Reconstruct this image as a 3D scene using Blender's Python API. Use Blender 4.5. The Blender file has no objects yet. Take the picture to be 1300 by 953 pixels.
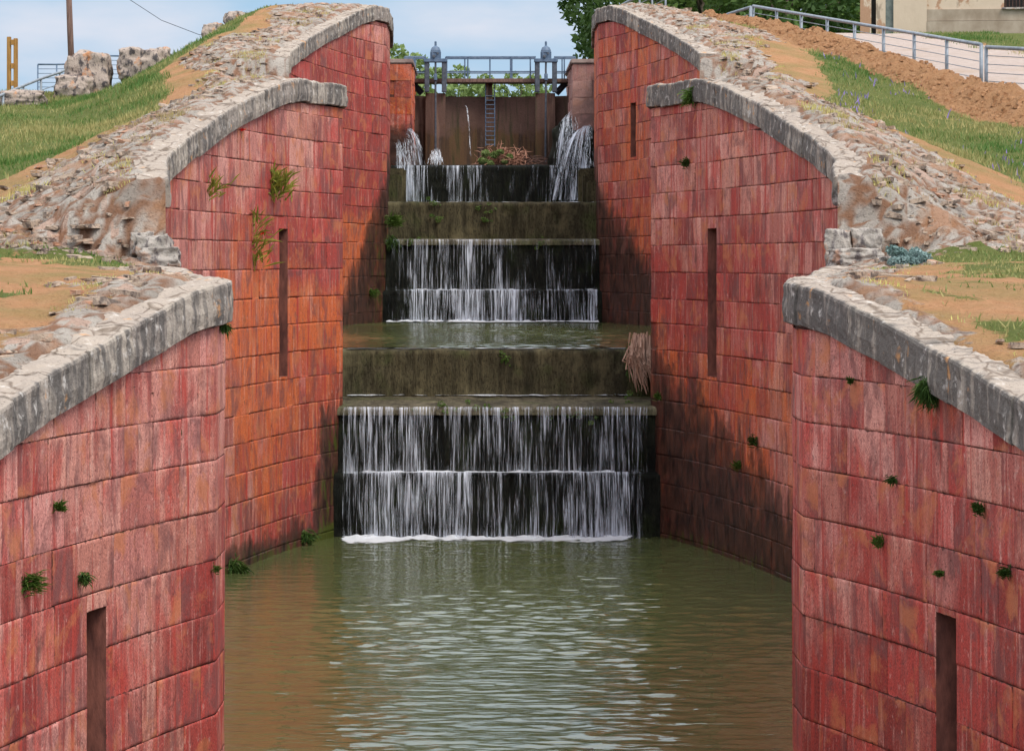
import bpy, math, random
import numpy as np
from mathutils import Vector, Matrix, noise as mnoise
rad = math.radians
rng = np.random.default_rng(7); random.seed(7)
sc = bpy.context.scene
COL = sc.collection

# ------------------------------------------------------------------ camera, sky, sun, exposure
F = 4290.0                      # focal length in photo pixels (1300 wide); eye at the origin, looking along +Y
cd = bpy.data.cameras.new('camera'); cam = bpy.data.objects.new('camera', cd); COL.objects.link(cam)
cam.location = (0, 0, 0); cam.rotation_euler = (rad(90), 0, 0)
cd.sensor_width = 36; cd.lens = 36 * F / 1300
cd.shift_x = 37 / 1300; cd.shift_y = -145.5 / 1300
cd.clip_start = 0.5; cd.clip_end = 5000
sc.camera = cam

SUN_EL, SUN_AZ = 52, 140        # azimuth clockwise from +Y (north): the sun is to the right, behind the camera
world = bpy.data.worlds.new('World'); sc.world = world; world.use_nodes = True
nt = world.node_tree; nt.nodes.clear()
o_ = nt.nodes.new('ShaderNodeOutputWorld'); bg = nt.nodes.new('ShaderNodeBackground')
sky = nt.nodes.new('ShaderNodeTexSky'); sky.sky_type = 'NISHITA'; sky.sun_disc = False
sky.sun_elevation = rad(SUN_EL); sky.sun_rotation = rad(SUN_AZ); sky.altitude = 1500; sky.air_density = .8; sky.dust_density = .1; sky.ozone_density = 1.5
tc = nt.nodes.new('ShaderNodeTexCoord'); mp = nt.nodes.new('ShaderNodeMapping'); mp.inputs['Scale'].default_value = (3.2, 3.2, 12)
mp.inputs['Location'].default_value = (0.35, 0.2, 0.3)
cn = nt.nodes.new('ShaderNodeTexNoise'); cn.inputs['Scale'].default_value = 2.6; cn.inputs['Detail'].default_value = 6; cn.inputs['Roughness'].default_value = .5
cr = nt.nodes.new('ShaderNodeValToRGB'); cr.color_ramp.elements[0].position = .43; cr.color_ramp.elements[1].position = .64
mx = nt.nodes.new('ShaderNodeMix'); mx.data_type = 'RGBA'
mx.inputs['A'].default_value = (1.75, 2.6, 3.45, 1); mx.inputs['B'].default_value = (3.0, 3.2, 3.65, 1)
L = nt.links.new
L(tc.outputs['Generated'], mp.inputs['Vector']); L(mp.outputs['Vector'], cn.inputs['Vector'])
L(cn.outputs['Fac'], cr.inputs['Fac']); L(cr.outputs['Color'], mx.inputs['Factor'])
# high sky: even white added over the Nishita blue for fill light; low band: pale blue with thin cloud
hi = nt.nodes.new('ShaderNodeMix'); hi.data_type = 'RGBA'; hi.inputs['Factor'].default_value = .55; hi.inputs['B'].default_value = (11.5, 11.5, 11.6, 1); L(sky.outputs['Color'], hi.inputs['A'])
sx = nt.nodes.new('ShaderNodeSeparateXYZ'); L(tc.outputs['Generated'], sx.inputs[0]); el = nt.nodes.new('ShaderNodeMapRange'); el.interpolation_type = 'SMOOTHSTEP'
el.inputs['From Min'].default_value = .10; el.inputs['From Max'].default_value = .40; L(sx.outputs['Z'], el.inputs['Value'])
m3 = nt.nodes.new('ShaderNodeMix'); m3.data_type = 'RGBA'; L(el.outputs[0], m3.inputs['Factor']); L(mx.outputs['Result'], m3.inputs['A']); L(hi.outputs['Result'], m3.inputs['B'])
L(m3.outputs['Result'], bg.inputs['Color']); L(bg.outputs['Background'], o_.inputs['Surface'])
bg.inputs['Strength'].default_value = 0.15

sd = bpy.data.lights.new('sun', 'SUN'); sd.energy = 1.7; sd.angle = rad(24); sd.color = (1, .95, .87)
so = bpy.data.objects.new('sun', sd); COL.objects.link(so)
dirv = Vector((math.sin(rad(SUN_AZ)) * math.cos(rad(SUN_EL)), math.cos(rad(SUN_AZ)) * math.cos(rad(SUN_EL)), math.sin(rad(SUN_EL))))
so.rotation_euler = dirv.to_track_quat('Z', 'Y').to_euler(); so.location = (20, -20, 60)
sc.view_settings.view_transform = 'Standard'; sc.view_settings.look = 'None'
sc.view_settings.exposure = 0.68; sc.view_settings.gamma = 1; sc.view_settings.use_curve_mapping = False
sc.cycles.transparent_max_bounces = 24

# ------------------------------------------------------------------ helpers
def P(px, py, Y):               # a point read off the photograph, at its real distance Y
    return Vector(((px - 613) / F * Y, Y, (331 - py) / F * Y))
def tag(o, label=None, cat=None, group=None, kind=None):
    if label: o['label'] = label
    if cat: o['category'] = cat
    if group: o['group'] = group
    if kind: o['kind'] = kind
    return o
def empty(name, loc, rz=0, **k):
    o = bpy.data.objects.new(name, None); COL.objects.link(o); o.location = loc; o.rotation_euler = (0, 0, rz)
    o.empty_display_size = .3
    return tag(o, **k)
def link_mesh(name, me, mat, parent=None, smooth=False, loc=None):
    o = bpy.data.objects.new(name, me); COL.objects.link(o)
    if mat is not None: me.materials.append(mat)
    if smooth != 'keep': me.polygons.foreach_set('use_smooth', [bool(smooth)] * len(me.polygons))
    if parent is not None:
        o.parent = parent
    if loc is not None: o.location = loc
    return o
def np_mesh(name, V, Fq, attrs=None, uv=None):
    """V (n,3), Fq (m,k) same-sized faces; attrs {name: (type, array per vertex)}"""
    V = np.asarray(V, dtype=np.float32); Fq = np.asarray(Fq, dtype=np.int32)
    me = bpy.data.meshes.new(name)
    me.vertices.add(len(V)); me.vertices.foreach_set('co', V.ravel())
    m, k = Fq.shape
    me.loops.add(m * k); me.loops.foreach_set('vertex_index', Fq.ravel())
    me.polygons.add(m); me.polygons.foreach_set('loop_start', np.arange(0, m * k, k, dtype=np.int32))
    me.polygons.foreach_set('loop_total', np.full(m, k, dtype=np.int32))
    me.update(calc_edges=True)
    for an, (ty, arr) in (attrs or {}).items():
        a = me.attributes.new(an, ty, 'POINT')
        arr = np.asarray(arr, dtype=np.float32)
        a.data.foreach_set('color' if ty == 'FLOAT_COLOR' else 'value', arr.ravel())
    if uv is not None:
        l = me.uv_layers.new(name='UVMap'); l.data.foreach_set('uv', np.asarray(uv, dtype=np.float32)[Fq.ravel()].ravel())
    return me
def grid_faces(nu, nv, off=0, flip=False):
    i, j = np.meshgrid(np.arange(nu - 1), np.arange(nv - 1), indexing='ij')
    a = (i * nv + j).ravel() + off
    q = np.stack([a, a + 1, a + nv + 1, a + nv], 1)
    return q[:, ::-1] if flip else q
class MB:
    def __init__(s): s.v = []; s.f = []
    def add(s, vs, fs):
        b = len(s.v); s.v += [tuple(v) for v in vs]; s.f += [tuple(i + b for i in f) for f in fs]
    def box(s, c, d, rot=None, bev=0.0, top=1.0):
        c = Vector(c); hx, hy, hz = d[0] / 2, d[1] / 2, d[2] / 2
        R = rot if rot is not None else Matrix.Identity(3)
        if bev <= 0:
            vs = [c + R @ Vector((x * hx * (top if z > 0 else 1), y * hy * (top if z > 0 else 1), z * hz)) for z in (-1, 1) for y in (-1, 1) for x in (-1, 1)]
            s.add(vs, [(0, 2, 3, 1), (4, 5, 7, 6), (0, 1, 5, 4), (2, 6, 7, 3), (0, 4, 6, 2), (1, 3, 7, 5)])
        else:
            import bmesh
            bm = bmesh.new(); bmesh.ops.create_cube(bm, size=1)
            for v in bm.verts: v.co = Vector((v.co.x * d[0], v.co.y * d[1], v.co.z * d[2]))
            bmesh.ops.bevel(bm, geom=bm.edges[:], offset=bev, segments=2, affect='EDGES')
            bm.verts.index_update()
            s.add([c + R @ v.co for v in bm.verts], [[v.index for v in f.verts] for f in bm.faces]); bm.free()
    def tube(s, pts, r, n=8, cap=True):
        pts = [Vector(p) for p in pts]; rs = r if hasattr(r, '__len__') else [r] * len(pts)
        b = len(s.v); up = None
        for i, p in enumerate(pts):
            t = (pts[min(i + 1, len(pts) - 1)] - pts[max(i - 1, 0)]).normalized()
            ref = Vector((0, 0, 1)) if abs(t.z) < .9 else Vector((1, 0, 0))
            a = t.cross(ref).normalized(); c = t.cross(a).normalized()
            for k in range(n):
                an = 2 * math.pi * k / n
                s.v.append(tuple(p + (a * math.cos(an) + c * math.sin(an)) * rs[i]))
        for i in range(len(pts) - 1):
            for k in range(n):
                k2 = (k + 1) % n
                s.f.append((b + i * n + k, b + i * n + k2, b + (i + 1) * n + k2, b + (i + 1) * n + k))
        if cap:
            s.f.append(tuple(b + k for k in range(n))[::-1]); e = b + (len(pts) - 1) * n
            s.f.append(tuple(e + k for k in range(n)))
    def lathe(s, c, prof, n=20):
        b = len(s.v); c = Vector(c)
        for r, z in prof:
            for k in range(n):
                an = 2 * math.pi * k / n; s.v.append(tuple(c + Vector((r * math.cos(an), r * math.sin(an), z))))
        for i in range(len(prof) - 1):
            for k in range(n):
                k2 = (k + 1) % n; s.f.append((b + i * n + k, b + i * n + k2, b + (i + 1) * n + k2, b + (i + 1) * n + k))
        s.f.append(tuple(b + k for k in range(n))[::-1]); e = b + (len(prof) - 1) * n; s.f.append(tuple(e + k for k in range(n)))
    def build(s, name, mat, parent=None, smooth=False, world=False):
        me = bpy.data.meshes.new(name); me.from_pydata(s.v, [], s.f); me.update()
        o = link_mesh(name, me, mat, parent, smooth)
        if parent is not None and world:    # geometry given in world space: bring it into the parent's space
            M = parent.matrix_basis
            p = parent.parent
            while p is not None: M = p.matrix_basis @ M; p = p.parent
            me.transform(M.inverted())
        return o
def rebase(o, parent):
    M = parent.matrix_basis; o.data.transform(M.inverted()); return o
def to_base(o, loc):            # give a world-space single mesh an origin at its base
    o.data.transform(Matrix.Translation(-Vector(loc))); o.location = loc; return o
# vectorised value noise
def vnoise(x, y, z=0.0, seed=0):
    x = np.asarray(x, float); y = np.asarray(y, float); z = np.asarray(z, float) + 0 * x
    xi, yi, zi = np.floor(x), np.floor(y), np.floor(z); fx, fy, fz = x - xi, y - yi, z - zi
    fx, fy, fz = [f * f * (3 - 2 * f) for f in (fx, fy, fz)]
    def h(a, b, c):
        v = np.sin(a * 127.1 + b * 311.7 + c * 74.7 + seed * 17.3) * 43758.5453; return v - np.floor(v)
    r = 0
    for dx in (0, 1):
        for dy in (0, 1):
            for dz in (0, 1):
                r = r + h(xi + dx, yi + dy, zi + dz) * (fx if dx else 1 - fx) * (fy if dy else 1 - fy) * (fz if dz else 1 - fz)
    return r * 2 - 1
def fbm(x, y, z=0.0, o=4, seed=0):
    r = 0; a = .5
    for i in range(o): r = r + a * vnoise(np.asarray(x) * 2 ** i, np.asarray(y) * 2 ** i, np.asarray(z) * 2 ** i, seed + i); a *= .5
    return r
def worley(x, y, seed=0):
    xi, yi = np.floor(x), np.floor(y)
    f1 = np.full(np.shape(x), 9.0); f2 = np.full(np.shape(x), 9.0); idv = np.zeros(np.shape(x))
    for dx in (-1, 0, 1):
        for dy in (-1, 0, 1):
            cx, cy = xi + dx, yi + dy
            a = np.sin(cx * 127.1 + cy * 311.7 + seed) * 43758.5453; a -= np.floor(a)
            b = np.sin(cx * 269.5 + cy * 183.3 + seed) * 43758.5453; b -= np.floor(b)
            c = np.sin(cx * 419.2 + cy * 371.9 + seed) * 43758.5453; c -= np.floor(c)
            d = np.maximum(abs(cx + a - x), abs(cy + b - y)) * .6 + .4 * np.hypot(cx + a - x, cy + b - y)
            m = d < f1
            f2 = np.where(m, f1, np.minimum(f2, d)); idv = np.where(m, c, idv); f1 = np.where(m, d, f1)
    return f1, f2, idv
def sstep(a, b, x):
    t = np.clip((np.asarray(x) - a) / (b - a), 0, 1); return t * t * (3 - 2 * t)

# ------------------------------------------------------------------ node material helper
class NM:
    def __init__(s, name, rough=.85, spec=.3):
        s.m = bpy.data.materials.new(name); s.m.use_nodes = True; s.t = s.m.node_tree; s.b = s.t.nodes['Principled BSDF']
        s.b.inputs['Roughness'].default_value = rough; s.b.inputs['Specular IOR Level'].default_value = spec
        s.tc = s.t.nodes.new('ShaderNodeTexCoord')
    def n(s, ty): return s.t.nodes.new(ty)
    def l(s, a, b): s.t.links.new(a, b)
    def attr(s, name):
        a = s.n('ShaderNodeAttribute'); a.attribute_name = name; return a
    def sep(s, c):
        q = s.n('ShaderNodeSeparateColor'); s.l(c, q.inputs[0]); return q.outputs
    def noise(s, scale=1, sc3=(1, 1, 1), detail=4, rough=.55, coord='Object', loc=(0, 0, 0), dist=0, off=None):
        mp = s.n('ShaderNodeMapping'); mp.inputs['Scale'].default_value = sc3; mp.inputs['Location'].default_value = loc
        if off is not None:
            va_ = s.n('ShaderNodeVectorMath'); va_.operation = 'MULTIPLY_ADD'; s.l(off, va_.inputs[0]); va_.inputs[1].default_value = (17, 23, 0); s.l(s.tc.outputs[coord], va_.inputs[2]); s.l(va_.outputs[0], mp.inputs['Vector'])
        else: s.l(s.tc.outputs[coord], mp.inputs['Vector'])
        t = s.n('ShaderNodeTexNoise'); t.inputs['Scale'].default_value = scale; t.inputs['Detail'].default_value = detail
        t.inputs['Roughness'].default_value = rough; t.inputs['Distortion'].default_value = dist
        s.l(mp.outputs['Vector'], t.inputs['Vector']); return t.outputs['Fac']
    def ramp(s, fac, stops):
        r = s.n('ShaderNodeValToRGB'); e = r.color_ramp.elements
        while len(e) < len(stops): e.new(.5)
        for q, (p, c) in zip(e, stops):
            q.position = p; q.color = (c, c, c, 1) if not hasattr(c, '__len__') else (*c, 1)
        s.l(fac, r.inputs['Fac']); return r.outputs['Color']
    def mix(s, fac, a, b, mode='MIX'):
        m = s.n('ShaderNodeMix'); m.data_type = 'RGBA'; m.blend_type = mode
        for v, k in ((fac, 'Factor'), (a, 'A'), (b, 'B')):
            if hasattr(v, 'links') or hasattr(v, 'is_linked'): s.l(v, m.inputs[k])
            else: m.inputs[k].default_value = v if k == 'Factor' else (*v, 1)
        return m.outputs['Result']
    def math(s, op, a, b=0, clamp=False):
        m = s.n('ShaderNodeMath'); m.operation = op; m.use_clamp = clamp
        for i, v in enumerate((a, b)):
            if hasattr(v, 'is_linked'): s.l(v, m.inputs[i])
            else: m.inputs[i].default_value = v
        return m.outputs[0]
    def bump(s, h, strength=.5, dist=.02, prev=None):
        b = s.n('ShaderNodeBump'); b.inputs['Strength'].default_value = strength; b.inputs['Distance'].default_value = dist
        s.l(h, b.inputs['Height'])
        if prev is not None: s.l(prev, b.inputs['Normal'])
        s.l(b.outputs['Normal'], s.b.inputs['Normal']); return b.outputs['Normal']
    def color(s, c):
        if hasattr(c, 'is_linked'): s.l(c, s.b.inputs['Base Color'])
        else: s.b.inputs['Base Color'].default_value = (*c, 1)
        return s
def simple(name, c1, c2=None, scale=8, sc3=(1, 1, 1), rough=.8, bump=.3, metal=0, spec=.3, dist=.01):
    m = NM(name, rough, spec); m.b.inputs['Metallic'].default_value = metal
    if c2 is None: m.color(c1); return m.m
    n = m.noise(scale, sc3, 6, .6)
    m.color(m.mix(m.ramp(n, [(.35, 0), (.65, 1)]), c1, c2))
    if bump: m.bump(n, bump, dist)
    return m.m

# --- masonry: UV = (arc length, z); 'blk' random per block; 'tint' = deep red, orange, dark wet and painted shade; 'moss'
def masonry_mat():
    m = NM('red_sandstone', .88, .25)
    ba = m.attr('blk').outputs['Color']; b = m.sep(ba); t = m.sep(m.attr('tint').outputs['Color']); moss = m.attr('moss').outputs['Fac']
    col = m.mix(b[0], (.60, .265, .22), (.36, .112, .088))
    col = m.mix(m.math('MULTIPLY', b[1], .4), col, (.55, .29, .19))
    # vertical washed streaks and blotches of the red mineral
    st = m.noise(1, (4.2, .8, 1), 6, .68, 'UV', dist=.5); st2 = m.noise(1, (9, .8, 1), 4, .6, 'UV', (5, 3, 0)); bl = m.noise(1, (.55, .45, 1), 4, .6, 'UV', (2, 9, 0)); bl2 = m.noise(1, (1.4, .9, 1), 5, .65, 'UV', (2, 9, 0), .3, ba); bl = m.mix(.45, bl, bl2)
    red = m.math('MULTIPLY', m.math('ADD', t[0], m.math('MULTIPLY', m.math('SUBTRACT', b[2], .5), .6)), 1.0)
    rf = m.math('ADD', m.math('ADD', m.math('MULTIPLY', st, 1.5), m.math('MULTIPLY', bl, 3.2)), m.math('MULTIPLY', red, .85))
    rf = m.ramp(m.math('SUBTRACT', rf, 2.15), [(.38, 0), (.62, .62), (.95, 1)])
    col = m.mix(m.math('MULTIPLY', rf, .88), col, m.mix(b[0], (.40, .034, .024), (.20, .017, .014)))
    of = m.math('ADD', m.math('MULTIPLY', t[1], 1.3), m.math('MULTIPLY', m.math('SUBTRACT', bl, .5), 2.0))
    of = m.math('ADD', of, m.math('MULTIPLY', m.math('SUBTRACT', b[1], .5), .5))
    col = m.mix(m.ramp(of, [(.42, 0), (.95, .85)]), col, m.mix(st2, (.48, .075, .02), (.70, .20, .05)))
    # pale lime washes, thin
    lf = m.ramp(m.math('ADD', st2, m.math('MULTIPLY', bl, .25)), [(.68, 0), (.77, .7)])
    col = m.mix(m.math('MULTIPLY', lf, .55), col, (.62, .36, .29))
    dk = m.ramp(m.noise(1, (7, .6, 1), 6, .7, 'UV', (9, 1, 0), .4), [(.52, 0), (.64, 1)])
    col = m.mix(m.math('MULTIPLY', dk, .38), col, (.13, .04, .036))
    # pits and pores
    pt = m.noise(1, (24, 15, 1), 4, .72, 'UV', dist=.4); pm = m.ramp(pt, [(.385, 1), (.425, 0)])
    col = m.mix(m.math('MULTIPLY', pm, .75), col, (.15, .045, .04))
    pl_ = m.noise(1, (7, 5, 1), 6, .7, 'UV', (6, 2, 0), 0, ba); col = m.mix(m.ramp(pl_, [(.58, 0), (.72, .55)]), col, (.66, .46, .38)); col = m.mix(m.ramp(pl_, [(.30, .6), (.42, 0)]), col, (.26, .09, .07))
    fine = m.noise(1, (60, 40, 1), 3, .7, 'UV', (3, 3, 0))
    col = m.mix(.75, col, m.mix(m.ramp(fine, [(.3, 0), (.7, 1)]), (.22, .2, .2), (.86, .86, .88)), 'OVERLAY')
    iso = m.ramp(m.noise(1, (6.5, .38, 1), 3, .5, 'UV', (2, 6, 0), .3), [(.60, 0), (.66, .9)]); col = m.mix(iso, col, (.40, .05, .035))
    db = m.ramp(m.noise(1, (1.6, 1.1, 1), 6, .7, 'UV', (11, 5, 0), .6, ba), [(.50, 0), (.62, .72)]); col = m.mix(db, col, (.17, .065, .06))
    ob = m.ramp(m.noise(1, (1.3, 1.6, 1), 5, .68, 'UV', (1, 15, 0), .4, ba), [(.54, 0), (.64, .62)]); col = m.mix(ob, col, (.50, .17, .07))
    sn = m.noise(1, (2.6, 2.2, 1), 5, .6, 'UV', (21, 3, 0), .8); spall = m.ramp(sn, [(.715, 0), (.735, 1)]); col = m.mix(spall, col, m.mix(fine, (.07, .03, .025), (.20, .09, .065)))
    jn = m.noise(1, (9, 9, 1), 5, .7, 'UV', (4, 4, 0))
    jf = m.ramp(m.math('ADD', m.attr('joint').outputs['Fac'], m.math('MULTIPLY', m.math('SUBTRACT', jn, .5), 2.6)), [(.60, 0), (.85, .9)])
    col = m.mix(m.math('MULTIPLY', jf, m.ramp(m.attr('joint').outputs['Fac'], [(.02, 0), (.3, 1)])), col, m.mix(m.ramp(m.noise(1, (1.3, 1.3, 1), 4, .6, 'UV', (5, 8, 0)), [(.56, 0), (.64, .8)]), (.075, .028, .022), (.05, .055, .015)))
    # algae-black wet zone that also carries painted shade, moss
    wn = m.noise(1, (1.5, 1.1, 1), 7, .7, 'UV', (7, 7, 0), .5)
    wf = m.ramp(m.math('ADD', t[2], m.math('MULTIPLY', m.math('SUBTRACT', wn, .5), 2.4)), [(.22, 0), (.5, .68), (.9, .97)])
    wet_shade_col = m.mix(m.ramp(m.noise(1, (4, 2, 1), 5, .7, 'UV'), [(.38, 0), (.66, 1)]), (.010, .008, .007), (.10, .045, .03))
    col = m.mix(wf, col, wet_shade_col)
    mf = m.ramp(m.math('ADD', moss, m.math('MULTIPLY', m.math('SUBTRACT', m.noise(1, (5, 2.2, 1), 5, .65, 'UV', (1, 8, 0)), .5), 1.5)), [(.55, 0), (.72, 1)])
    col = m.mix(m.math('MULTIPLY', mf, .9), col, m.mix(fine, (.035, .05, .008), (.10, .12, .02)))
    m.color(col)
    rr = m.ramp(wf, [(0, .9), (1, .5)]); m.l(rr, m.b.inputs['Roughness'])
    n0 = m.bump(m.math('MULTIPLY', spall, -1), .8, .03)
    n1 = m.bump(pt, .9, .014, n0)
    n2 = m.bump(fine, .5, .006, n1)
    m.bump(st2, .35, .02, n2)
    return m.m
def coping_mat():
    m = NM('coping_stone', .9, .2)
    b = m.sep(m.attr('blk').outputs['Color'])
    st = m.noise(1, (5, 1.0, 1), 5, .65, 'UV'); n = m.noise(6, (1, 1, 1), 6, .65); n3 = m.noise(28, (1, 1, 1), 4, .7)
    col = m.mix(b[0], (.30, .255, .215), (.40, .345, .28))
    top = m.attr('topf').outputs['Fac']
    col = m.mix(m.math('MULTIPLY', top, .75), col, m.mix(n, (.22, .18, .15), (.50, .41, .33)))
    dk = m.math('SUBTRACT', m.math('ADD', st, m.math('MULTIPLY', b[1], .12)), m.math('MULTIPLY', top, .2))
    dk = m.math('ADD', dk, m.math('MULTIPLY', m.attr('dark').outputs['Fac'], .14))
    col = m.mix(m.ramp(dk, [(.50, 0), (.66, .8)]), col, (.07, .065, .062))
    col = m.mix(m.ramp(n, [(.58, 0), (.68, .8)]), col, (.56, .52, .47))
    col = m.mix(m.ramp(n3, [(.30, .8), (.42, 0)]), col, (.07, .06, .05))
    col = m.mix(m.ramp(m.noise(3.1, (1, 1, 1), 5, .6, 'Object', (4, 4, 4)), [(.63, 0), (.70, .8)]), col, (.52, .26, .10))
    vo = m.n('ShaderNodeTexVoronoi'); vo.feature = 'DISTANCE_TO_EDGE'; vo.inputs['Scale'].default_value = 2.3
    mp = m.n('ShaderNodeMapping'); mp.inputs['Scale'].default_value = (1, .7, .6); ds = m.n('ShaderNodeMix'); ds.data_type = 'RGBA'; ds.blend_type = 'ADD'; ds.inputs['Factor'].default_value = .35
    nn = m.n('ShaderNodeTexNoise'); nn.inputs['Scale'].default_value = 3; m.l(m.tc.outputs['Object'], nn.inputs['Vector']); m.l(m.tc.outputs['Object'], ds.inputs['A']); m.l(nn.outputs['Color'], ds.inputs['B']); m.l(ds.outputs['Result'], mp.inputs['Vector']); m.l(mp.outputs['Vector'], vo.inputs['Vector'])
    ck = m.ramp(vo.outputs['Distance'], [(.01, 1), (.05, 0)]); col = m.mix(m.math('MULTIPLY', m.math('MULTIPLY', ck, top), .75), col, (.12, .085, .06))
    m.color(col); n1 = m.bump(n3, .8, .02); m.bump(n, .8, .03, n1)
    return m.m
def ground_mat():
    m = NM('ground_cover', .95, .1)
    z = m.sep(m.attr('zone').outputs['Color']); path = m.attr('path').outputs['Fac']
    cell = m.attr('cell').outputs['Fac']; edge = m.attr('edge').outputs['Fac']; moss = 0
    big = m.noise(.7, (1, 1, 1), 5, .6); mid = m.noise(4, (1, 1, 1), 6, .65); fine = m.noise(22, (1, 1, 1), 5, .7)
    soil = m.mix(mid, (.36, .16, .065), (.50, .29, .155)); soil = m.mix(m.ramp(fine, [(.3, .6), (.45, 0)]), soil, (.20, .09, .045))
    soil = m.mix(m.ramp(big, [(.42, 0), (.60, .6)]), soil, m.mix(fine, (.13, .13, .035), (.30, .25, .10)))
    rub = m.mix(cell, (.28, .24, .20), (.52, .46, .395)); rub = m.mix(m.ramp(cell, [(.74, 0), (.80, .65)]), rub, (.46, .27, .19))
    rub = m.mix(m.ramp(mid, [(.56, 0), (.68, .85)]), rub, (.12, .10, .09))
    rub = m.mix(m.ramp(fine, [(.32, .8), (.44, 0)]), rub, (.10, .075, .055))
    rub = m.mix(m.ramp(edge, [(.05, .85), (.2, 0)]), rub, (.22, .10, .05)); rub = m.mix(m.ramp(big, [(.54, 0), (.62, .7)]), rub, m.mix(fine, (.24, .11, .05), (.46, .26, .15)))
    gr = m.mix(mid, (.055, .095, .018), (.17, .17, .05)); gr = m.mix(m.ramp(fine, [(.6, 0), (.75, .8)]), gr, (.28, .19, .08))
    til = m.mix(mid, (.27, .135, .062), (.42, .235, .12)); til = m.mix(m.ramp(fine, [(.32, .8), (.46, 0)]), til, (.10, .035, .012))
    pth = m.mix(mid, (.42, .33, .28), (.58, .48, .42)); pth = m.mix(m.ramp(big, [(.5, 0), (.7, .6)]), pth, (.45, .33, .24))
    d = m.math('MULTIPLY', m.math('SUBTRACT', mid, .5), 1.4)
    def f(w): return m.ramp(m.math('ADD', w, d), [(.40, 0), (.55, 1)])
    col = m.mix(f(z[0]), soil, rub); col = m.mix(f(z[1]), col, gr); col = m.mix(f(z[2]), col, til); col = m.mix(f(path), col, pth)
    m.color(col); n1 = m.bump(fine, 1, .06); m.bump(mid, .9, .10, n1)
    return m.m
def leafmat(name, c1, c2, trans=.25):
    m = NM(name, .6, .25)
    a = m.sep(m.attr('var').outputs['Color'])
    m.color(m.mix(a[0], c1, c2))
    t = m.n('ShaderNodeBsdfTranslucent'); mixc = m.mix(a[0], c1, c2); m.l(mixc, t.inputs['Color'])
    ms = m.n('ShaderNodeMixShader'); ms.inputs[0].default_value = trans
    out = m.t.nodes['Material Output']; m.l(m.b.outputs[0], ms.inputs[1]); m.l(t.outputs[0], ms.inputs[2]); m.l(ms.outputs[0], out.inputs['Surface'])
    return m.m
def fall_mat():
    m = NM('falling_water', .35, .5); m.color((.74, .80, .90))
    d = m.attr('dens').outputs['Fac']
    s1 = m.noise(1, (19, .7, 1), 5, .66, 'UV', dist=.5); s2 = m.noise(1, (44, 1.4, 1), 3, .6, 'UV', (3, 2, 0), dist=.2); s3 = m.noise(1, (2.2, .5, 1), 2, .5, 'UV', (7, 2, 0))
    f = m.math('ADD', m.math('ADD', m.math('MULTIPLY', s1, 2.6), m.math('MULTIPLY', s2, 1.5)), m.math('MULTIPLY', s3, 1.6))
    f = m.math('ADD', f, m.math('MULTIPLY', d, .75))
    a = m.ramp(m.math('SUBTRACT', f, 2.93), [(.34, 0.0), (.66, .25), (1.15, .66)])
    m.l(a, m.b.inputs['Alpha']); m.bump(s2, .5, .02)
    m.b.inputs['Emission Strength'].default_value = 0
    return m.m
M = {}
M['masonry'] = masonry_mat(); M['coping'] = coping_mat(); M['ground'] = ground_mat(); M['fall'] = fall_mat()
M['joint'] = simple('mortar_joint', (.06, .025, .018), (.15, .06, .04), 9)
M['slot'] = simple('slot_lining', (.09, .032, .025), (.24, .085, .06), 7, (1, 1, .4), bump=.6, dist=.03)
M['blade'] = leafmat('grass_blade', (.075, .16, .03), (.36, .31, .12))
M['leafdark'] = leafmat('dark_green_leaf', (.022, .06, .012), (.085, .15, .03), .2)
M['leafmid'] = leafmat('bright_green_leaf', (.05, .12, .015), (.15, .23, .05), .25)
M['leafpale'] = leafmat('pale_green_leaf', (.12, .20, .05), (.26, .33, .12), .3)
M['straw'] = leafmat('dry_stem', (.35, .27, .12), (.55, .50, .16))
M['purple'] = simple('purple_flower', (.25, .17, .42), rough=.7)
M['poppy'] = simple('poppy_petal', (.75, .012, .012), rough=.6)
M['steel'] = simple('galvanised_steel', (.16, .185, .21), (.27, .30, .33), 6, rough=.5, bump=.05, metal=.3)
M['bluesteel'] = simple('blue_grey_paint', (.06, .10, .16), (.13, .18, .25), 7, rough=.5, bump=.1)
M['darksteel'] = simple('dark_painted_iron', (.045, .055, .07), (.10, .11, .13), 9, rough=.55, bump=.2)
M['rust'] = simple('rusty_iron', (.05, .03, .025), (.14, .07, .05), 12, rough=.8)
M['oldwood'] = simple('weathered_wood', (.10, .055, .045), (.20, .12, .09), 5, (6, 6, .5), bump=.6)
M['yellowwood'] = simple('stained_timber', (.26, .13, .035), (.40, .21, .06), 5, (6, 6, .5), bump=.5)
M['bark'] = simple('bark', (.09, .07, .05), (.18, .14, .10), 9, (1, 1, .3), bump=.8)

# ------------------------------------------------------------------ the lock chambers in plan: half width w(Y) and coping height zc(Y)
XC = .27
GATES = (34.2, 65.2, 94.7)
half = [(-28.0, 3.15), (-26.6, 3.3), (-24, 3.75), (-20, 4.3), (-17, 4.8), (-14, 5.12), (-11, 4.93), (-8.2, 4.6), (-5, 4.1), (-3.2, 3.77), (-1.8, 3.46), (-.9, 3.22), (0, 2.97)]
wk = []
for gi, g in enumerate(GATES):
    k = (1, 1, .93)[gi]
    for d, w in half: wk.append((g + d, 2.97 + (w - 2.97) * k))
wk += [(35.4, 2.97)]
wk += [(98, 2.97), (99.5, 3.0), (103, 3.0), (400, 3.0)]
wk = sorted(wk); WY = np.array([a for a, b in wk]); WW = np.array([b for a, b in wk])
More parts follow.
